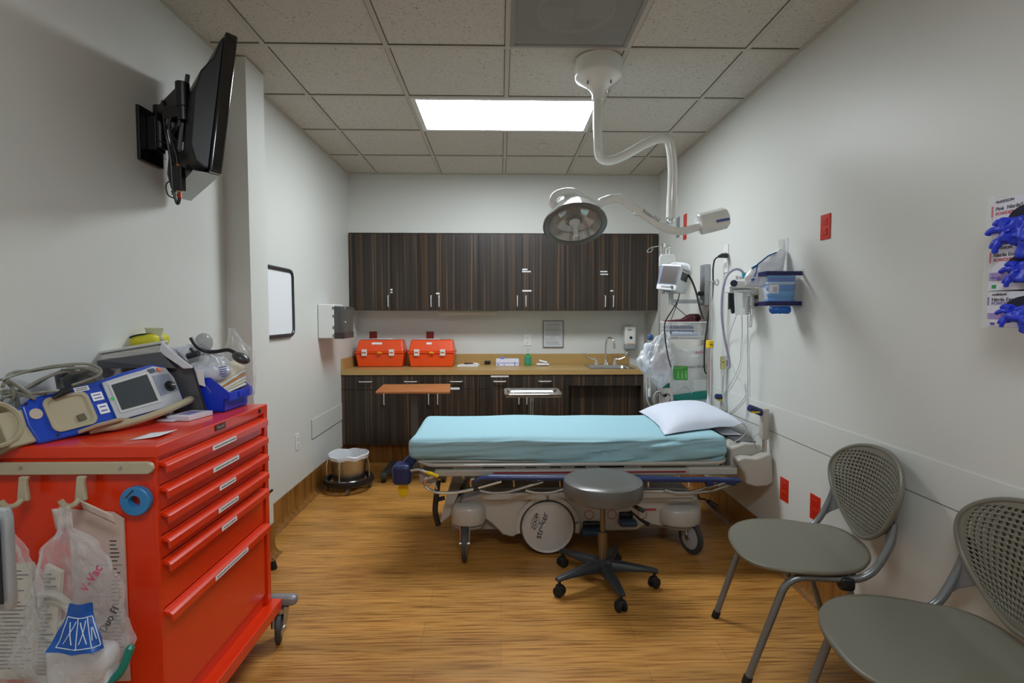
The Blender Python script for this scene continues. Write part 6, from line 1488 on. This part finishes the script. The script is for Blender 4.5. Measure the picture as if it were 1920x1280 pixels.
# wire basket hung under the arm
wbk = thing('wire_basket', 'white wire basket of supplies under the patient monitor', 'basket', (1.35, yc_, 1.18))
bx0_, bx1_ = at(1252, 604, 'y', yc_-.09).x, at(1325, 604, 'y', yc_-.09).x; by0, by1 = yc_-.11, yc_+.08
btz, bbz = at(1290, 604, 'y', by0).z, at(1290, 636, 'y', by0).z
WI = mat('wire_white', '#dcdedd', .35)
def ringrect(z, ins, r=.003): return MB().tube([(bx0_+ins, by0+ins, z), (bx1_-ins, by0+ins, z), (bx1_-ins, by1-ins, z), (bx0_+ins, by1-ins, z)], r, 6, closed=True)
for z, ins, r in ((btz, 0, .004), ((btz+bbz)/2+.01, .006, .0025), (bbz+.02, .012, .0025), (bbz, .016, .003)): obj('hoop_wire', ringrect(z, ins, r), WI, wbk)
for k in range(27):
    x = bx0_+(bx1_-bx0_)*(k+.5)/27; xb = x+(.5-(k+.5)/27)*.03
    obj('wire', MB().tube([(x, by0, btz), (xb, by0+.016, bbz), (xb, by1-.016, bbz), (x, by1, btz)], .0022, 5), WI, wbk)
for s_ in (bx0_, bx1_):
    for k in range(7):
        y = by0+(by1-by0)*(k+.5)/7; xb = s_+(.016 if s_ == bx0_ else -.016)
        obj('wire', MB().tube([(s_, y, btz), (xb, y, bbz)], .0022, 5), WI, wbk)
obj('hanger', MB().tube([(axm+.05, yc_, az-.01), (axm-.02, yc_-.05, btz)], .003, 6).tube([(axm+.0, yc_, az-.01), (axm+.16, yc_-.04, btz)], .003, 6), mat('dark_wire', '#4a4a4c', .4), wbk)
bcx = (bx0_+bx1_)/2
single('supply_pack', MB().rbox((bcx-.03, yc_, (btz+bbz)/2), (.2, .12, .07), .02, 6, fn=lambda o, q: o+o.normalized()*.008*noise.noise(o*30)), mat('navy_pack', '#20245a', .35), 'dark navy pack inside the wire basket', 'pack')
single('supply_pack', MB().rbox((bcx-.01, by0+.035, bbz+.038), (.19, .035, .03), .012, 6, fn=lambda o, q: o+V((0, 0, .006*noise.noise(o*20)))), mat('pack_pale_blue', '#c3cdec', .35), 'pale blue pack at the front of the wire basket', 'pack')
cf = thing('blood_pressure_cuff', 'rolled maroon pressure cuff lying on top of the wire basket', 'cuff', (bcx, yc_, btz))
CM_ = mat('cuff_maroon', '#5a1a2a', .6)
cfn = lambda px, py, y=yc_-.06: at(px, py, 'y', y)
obj('cuff_flap', MB().prism([cfn(1252, 604), cfn(1252, 601), cfn(1285, 598), cfn(1300, 589), cfn(1306, 603)], (0, .11, 0)), CM_, cf, bev=.004)
obj('cuff_roll', MB().openlathe([(.036, 0), (.036, .11), (.028, .11), (.028, 0), (.036, 0)], cfn(1306, 596)+V((0, 0, .0)), (0, 1, .0), 28, sx=1.0, sy=.85), CM_, cf, solid=.001)
# clear printed bag hanging from the basket
kbx = thing('hanging_bag', 'clear printed bag with green panel hanging below the wire basket', 'plastic bag', (1.38, by0, .8))
gy = by0-.012
H_ = lambda px, py: at(px, py, 'y', gy)
def hb(u, v):
    l = H_(1256+3*v*2, 640+118*v); r = H_(1329, 640+118*v); p = l*(1-u)+r*u
    d = .03*sin(pi*u)*sin(pi*min(1, v*1.1+.05))
    if v < .25: p.z -= .06*sin(pi*u)*(1-v/.25)
    p.x = min(p.x, XR-.01); return V((p.x, p.y-d*.6-.006*noise.noise(V((u*6, v*9, 2))), p.z))
obj('film', MB().grid(hb, 30, 40), plastic_film('bag_film_grey', '#c9cfce', .38, .15, .3, 12), kbx, smooth=60)
obj('film_back', MB().grid(lambda u, v: hb(u, v)+V((0, .03*sin(pi*u)+.002, 0)), 16, 16), plastic_film('bag_film_grey', '#c9cfce', .38, .15, .3, 12), kbx, smooth=60)
obj('green_panel', MB().grid(lambda u, v: hb(.04+.37*u, .385+.225*v)+V((0, -.003, 0)), 8, 8), mat('panel_green', '#3f9a35', .45), kbx)
m = MB()
for a in (.16, .26, .36):
    q = [hb(a, .50)+V((0, -.0045, 0)), hb(a-.02, .585)+V((0, -.0045, 0))]; m.tube(q, .0022, 5); m.tube([hb(a, .50)+V((0, -.0045, 0)), hb(a+.02, .585)+V((0, -.0045, 0))], .0022, 5); m.ell(hb(a, .48)+V((0, -.0045, 0)), (.005, .001, .006))
    m.tube([hb(a-.025, .52)+V((0, -.0045, 0)), hb(a+.025, .515)+V((0, -.0045, 0))], .0018, 5)
for k in range(3): m.tube([hb(.07, .40+.016*k)+V((0, -.0045, 0)), hb(.36-.05*k, .40+.016*k)+V((0, -.0045, 0))], .0012, 5)
obj('green_panel_figures', m, mat('figure_pale', '#9fcf8f', .5), kbx)
text('bag_lettering', 'MAD SPLINT', .026, hb(.68, .40)+V((0, -.006, 0)), (1, 0, .06), (0, 0, 1), INK, kbx)
text('bag_lettering_red', 'Ambu', .028, hb(.75, .12)+V((0, -.006, 0)), (1, 0, .05), (0, 0, 1), mat('print_red', '#b8384a', .5), kbx)
obj('white_label', MB().grid(lambda u, v: hb(.56+.42*u, .60+.18*v)+V((0, -.003, 0)), 6, 6), mat('label_cream', '#cfd3cb', .5), kbx)
m = MB().tube(spline([hb(.15, .92), hb(.2, .78), hb(.35, .72), hb(.5, .8), hb(.55, .9)], 6), .004, 6)
obj('inner_tube', m, TH, kbx)
obj('green_seal', MB().prism([H_(1262, 740), H_(1328, 731), H_(1329, 748), H_(1263, 751)], (0, -.006, 0)), mat('seal_green', '#0f7d6c', .4), kbx)
# lumpy bag left of it
lb = thing('plastic_bag', 'lumpy clear plastic bag of pink and white contents hanging left of the basket', 'plastic bag', (1.2, yc_-.1, .9))
lx = at(1232, 690, 'y', yc_-.13).x; z0_, z1_ = at(1238, 728, 'y', yc_-.13).z, at(1243, 622, 'y', yc_-.13).z
fl_ = bagfn(lx, yc_-.13, z0_, z1_, [(.012, .02), (.05, .015), (.10, .0), (.125, -.005), (.13, -.01), (.115, -.01), (.08, .0), (.05, .03), (.02, .05)], 71, .6, .018)
obj('film', MB().grid(fl_, 54, 40, True), plastic_film('bag_film_white', '#dfe3e6', .45, .12, .8, 24), lb, smooth=50)
obj('pink_contents', MB().rbox((lx+.01, yc_-.12, z0_+.2), (.15, .07, .17), .035, 7, fn=lambda o, q: o+o.normalized()*.02*noise.noise(o*20)), mat('contents_pink', '#c9a9a8', .6, vary=.2, vscale=25), lb)
obj('white_pad', MB().rbox((lx-.07, yc_-.15, z0_+.22), (.07, .05, .22), .022, 6, fn=lambda o, q: o+o.normalized()*.006*noise.noise(o*20)), mat('pad_pale', '#ccd4de', .5), lb)
obj('strap', MB().tube(spline([at(1246, 628, 'y', yc_-.2), at(1232, 640, 'y', yc_-.2), at(1219, 656, 'y', yc_-.21), at(1218, 700, 'y', yc_-.21), at(1219, 735, 'y', yc_-.2)], 6), .003, 6), TH, lb)
# IV pole at the far side (free standing) and its fluid bag
iv = thing('iv_pole', 'thin chrome drip stand with looped hooks beside the patient monitor', 'drip stand', (1.25, 4.2, 0))
ix = at(1236, 600, 'y', 4.2).x; itz = at(1237, 460, 'y', 4.2).z
obj('pole', MB().cyl((ix, 4.2, .1), (ix, 4.2, .95), .014, n=16).cyl((ix, 4.2, .94), (ix, 4.2, itz), .0085, n=14), CHROME, iv)
I = lambda px, py, y=4.2: at(px, py, 'y', y)
obj('looped_hook', MB().tube(spline([I(1237, 461), I(1224, 463), I(1217, 466), I(1213, 471), I(1217, 473), I(1222, 470), I(1224, 465)], 6), .0045, 8), CHROME, iv)
obj('hook_arm', MB().tube(rounded([I(1237, 461), I(1255, 459), I(1256, 464), I(1253, 470)], .01), .0045, 8).box(I(1245, 460), (.02, .02, .03)), CHROME, iv)
obj('height_knob', MB().rbox(I(1219, 632, 4.18), (.045, .04, .05), .015, 6), mat('knob_blue', '#3d5c86', .3), iv)
obj('collar', MB().cyl((ix, 4.2, .93), (ix, 4.2, .99), .02, n=16), STEEL, iv)
for k in range(5):
    a = 2*pi*k/5+.3; e = V((ix+.22*cos(a), 4.2+.22*sin(a), .05))
    l_ = obj('leg', MB().tube([(ix, 4.2, .1), (ix+.1*cos(a), 4.2+.1*sin(a), .085), e+V((0, 0, .01))], .013, 8), CHROME, iv)
    obj('caster', MB().cyl(e+V((-.01, 0, -.027)), e+V((.01, 0, -.027)), .022, n=14).cyl(e+V((0, 0, -.02)), e+V((0, 0, .012)), .006, n=8), DBLACK, l_)
fbag = thing('fluid_bag', 'clear fluid bag hanging from the chrome drip stand behind the monitor', 'fluid bag', I(1252, 500, 4.18))
obj('bag', MB().prism([I(1237, 500, 4.17), I(1237, 482, 4.17), I(1241, 476, 4.17), I(1264, 476, 4.17), I(1268, 482, 4.17), I(1268, 500, 4.17)], (0, .03, 0)), plastic_film('fluid_film', '#e6e9e8', .45, .15, .2, 10), fbag, bev=.008, bseg=3)
obj('hanger', MB().tube(rounded([I(1249, 477, 4.185), I(1249, 466, 4.185), I(1255, 466, 4.185), I(1255, 477, 4.185)], .01), .003, 6), WI, fbag)
# IV pole on the stretcher head, yellow clamp
iv2 = thing('stretcher_iv_pole', 'chrome pole with yellow clamp rising from the stretcher head', 'drip pole', (1.42, 3.53, .6))
jx = at(1331, 640, 'y', 3.53).x; jt = at(1333, 528, 'y', 3.53).z
obj('pole', MB().cyl((jx, 3.53, .655), (jx, 3.53, at(1331, 648, 'y', 3.53).z), .0165, n=20).cyl((jx, 3.53, at(1331, 648, 'y', 3.53).z), (jx, 3.53, jt), .010, n=16), CHROME, iv2)
yc2 = at(1331, 645, 'y', 3.53).z
obj('yellow_clamp', MB().cyl((jx, 3.53, yc2-.026), (jx, 3.53, yc2+.026), .025, n=24), YELLOW, iv2, bev=.004)
obj('clamp_mark', MB().bx(jx-.012, jx+.012, 3.5035, 3.505, yc2-.004, yc2+.001), INK, iv2)
J = lambda px, py: at(px, py, 'y', 3.53)
obj('twin_hook', MB().tube(spline([J(1332, 529), J(1340, 527), J(1341, 533), J(1346, 534), J(1347, 527), J(1344, 524)], 6), .0045, 8).tube(spline([J(1332, 529), J(1326, 527), J(1323, 530), J(1324, 533)], 6), .0045, 8), STEEL, iv2)
# black power cord
pc = thing('power_cord', 'black power cord from the white outlet looping beside the drip pole', 'cord', W3(1355, 480))
obj('plug', MB().tube([at(1362, 479, 'x', XR-.015), at(1354, 479, 'x', XR-.05), at(1347, 481, 'x', XR-.08)], [.018, .016, .008], 10), BLACK, pc)
Z = lambda px, py, y=3.60: at(px, py, 'y', y)
pts = [at(1348, 481, 'x', XR-.08), Z(1340, 487), Z(1337, 505), Z(1337, 530), Z(1335, 560), Z(1329, 585), Z(1326, 610), Z(1321, 650), Z(1321, 690), Z(1325, 700), Z(1329, 694), Z(1330, 670, 3.56)]
obj('cord', MB().tube(spline(pts, 7), .0055, 8), BLACK, pc)
mc2 = thing('monitor_cable', 'black monitor cable hanging behind the white patient monitor', 'cable', Z(1300, 560, 3.8))
obj('cable', MB().tube(spline([Z(1291, 516, 3.83), Z(1298, 528, 3.8), Z(1306, 550, 3.76), Z(1313, 580, 3.74), Z(1319, 598, 3.72)], 6), .0075, 8), BLACK, mc2)
obj('cable', MB().tube(spline([Z(1274, 550, 3.74), Z(1270, 565, 3.7), Z(1258, 585, 3.66), Z(1248, 602, 3.66), Z(1246, 620, 3.66), Z(1251, 660, 3.66), Z(1258, 688, 3.66)], 6), .0045, 8), BLACK, mc2)
# white hoses and coil at the bottom left of the cluster
hc_ = thing('hose_coil', 'pale hoses coiled behind the pillow below the hanging bags', 'hoses', Z(1225, 760, 3.9))
HP = mat('hose_pale', '#bdbeb8', .35)
obj('hose', MB().tube(spline([Z(1213, 690, 3.9), Z(1212, 720, 3.9), Z(1214, 750, 3.9), Z(1222, 763, 3.9), Z(1234, 765, 3.9)], 6), .006, 8), HP, hc_)
obj('hose', MB().tube(spline([Z(1218, 700, 3.88), Z(1218, 728, 3.88)], 6), .003, 6), HP, hc_)
obj('hose_connector', MB().rbox(Z(1218, 736, 3.88), (.024, .02, .065), .008, 4), WH2, hc_)
for k, (r, dx) in enumerate(((.05, 0), (.042, .01), (.056, -.004), (.036, .006))): obj('hose', MB().ring(Z(1235+dx*100, 748, 3.92+k*.008), r, .0045, (0, 1, .1*k), 28, 6, sx=.75, sy=1.15), HP, hc_)
obj('hose', MB().tube(spline([Z(1257, 640, 3.72), Z(1259, 700, 3.72), Z(1257, 740, 3.74), Z(1252, 762, 3.76)], 6), .003, 6), HP, hc_)
obj('black_coupling', MB().tube([Z(1244, 742, 3.9), Z(1250, 740, 3.9)], .012, 8).tube(spline([Z(1250, 738, 3.9), Z(1256, 742, 3.9), Z(1256, 758, 3.9)], 5), .004, 6), BLACK, hc_)
single('green_strip', MB().prism([Z(1232, 721, 3.86), Z(1256, 718, 3.86), Z(1256, 727, 3.86), Z(1234, 728, 3.86)], (0, .006, 0)), mat('seal_green', '#0f7d6c', .4), 'dark green bag seal showing left of the printed bag', 'seal')
# oxygen flowmeter on the wall
ox = thing('flowmeter', 'small yellow and white flowmeter on the wall above the far handle', 'flowmeter', at(1356, 700, 'x', XR-.03))
F_ = lambda px, py, d=.03: at(px, py, 'x', XR-d)
obj('yellow_body', MB().box(F_(1356, 680), (.03, .035, .085)), mat('flow_cream', '#cfcb86', .4), ox, bev=.005)
obj('white_tube', MB().cyl(F_(1355, 690), F_(1356, 703), .011, n=14), WH2, ox)
obj('dial', MB().cyl(F_(1356, 679, .046), F_(1356, 679, .05), .005, n=12), INK, ox)
obj('wall_fitting', MB().bx(XR-.03, XR-.001, F_(1356, 672).y-.02, F_(1356, 672).y+.02, F_(1356, 672).z-.01, F_(1356, 672).z+.02), WH2, ox, bev=.003)
obj('outlet_tube', MB().tube(spline([F_(1356, 704), F_(1355, 730), F_(1357, 755), F_(1354, 778)], 5), .005, 8), TH, ox)
# papers tucked at the head of the stretcher
single('chart_sheet', MB().grid(lambda u, v: V((1.345+.12*u, 3.12+.16*v, .664+.006*sin(4*u)*v)), 8, 6), PAPER, 'white chart sheet lying on the stretcher head end by the handle', 'paper', solid=.001)
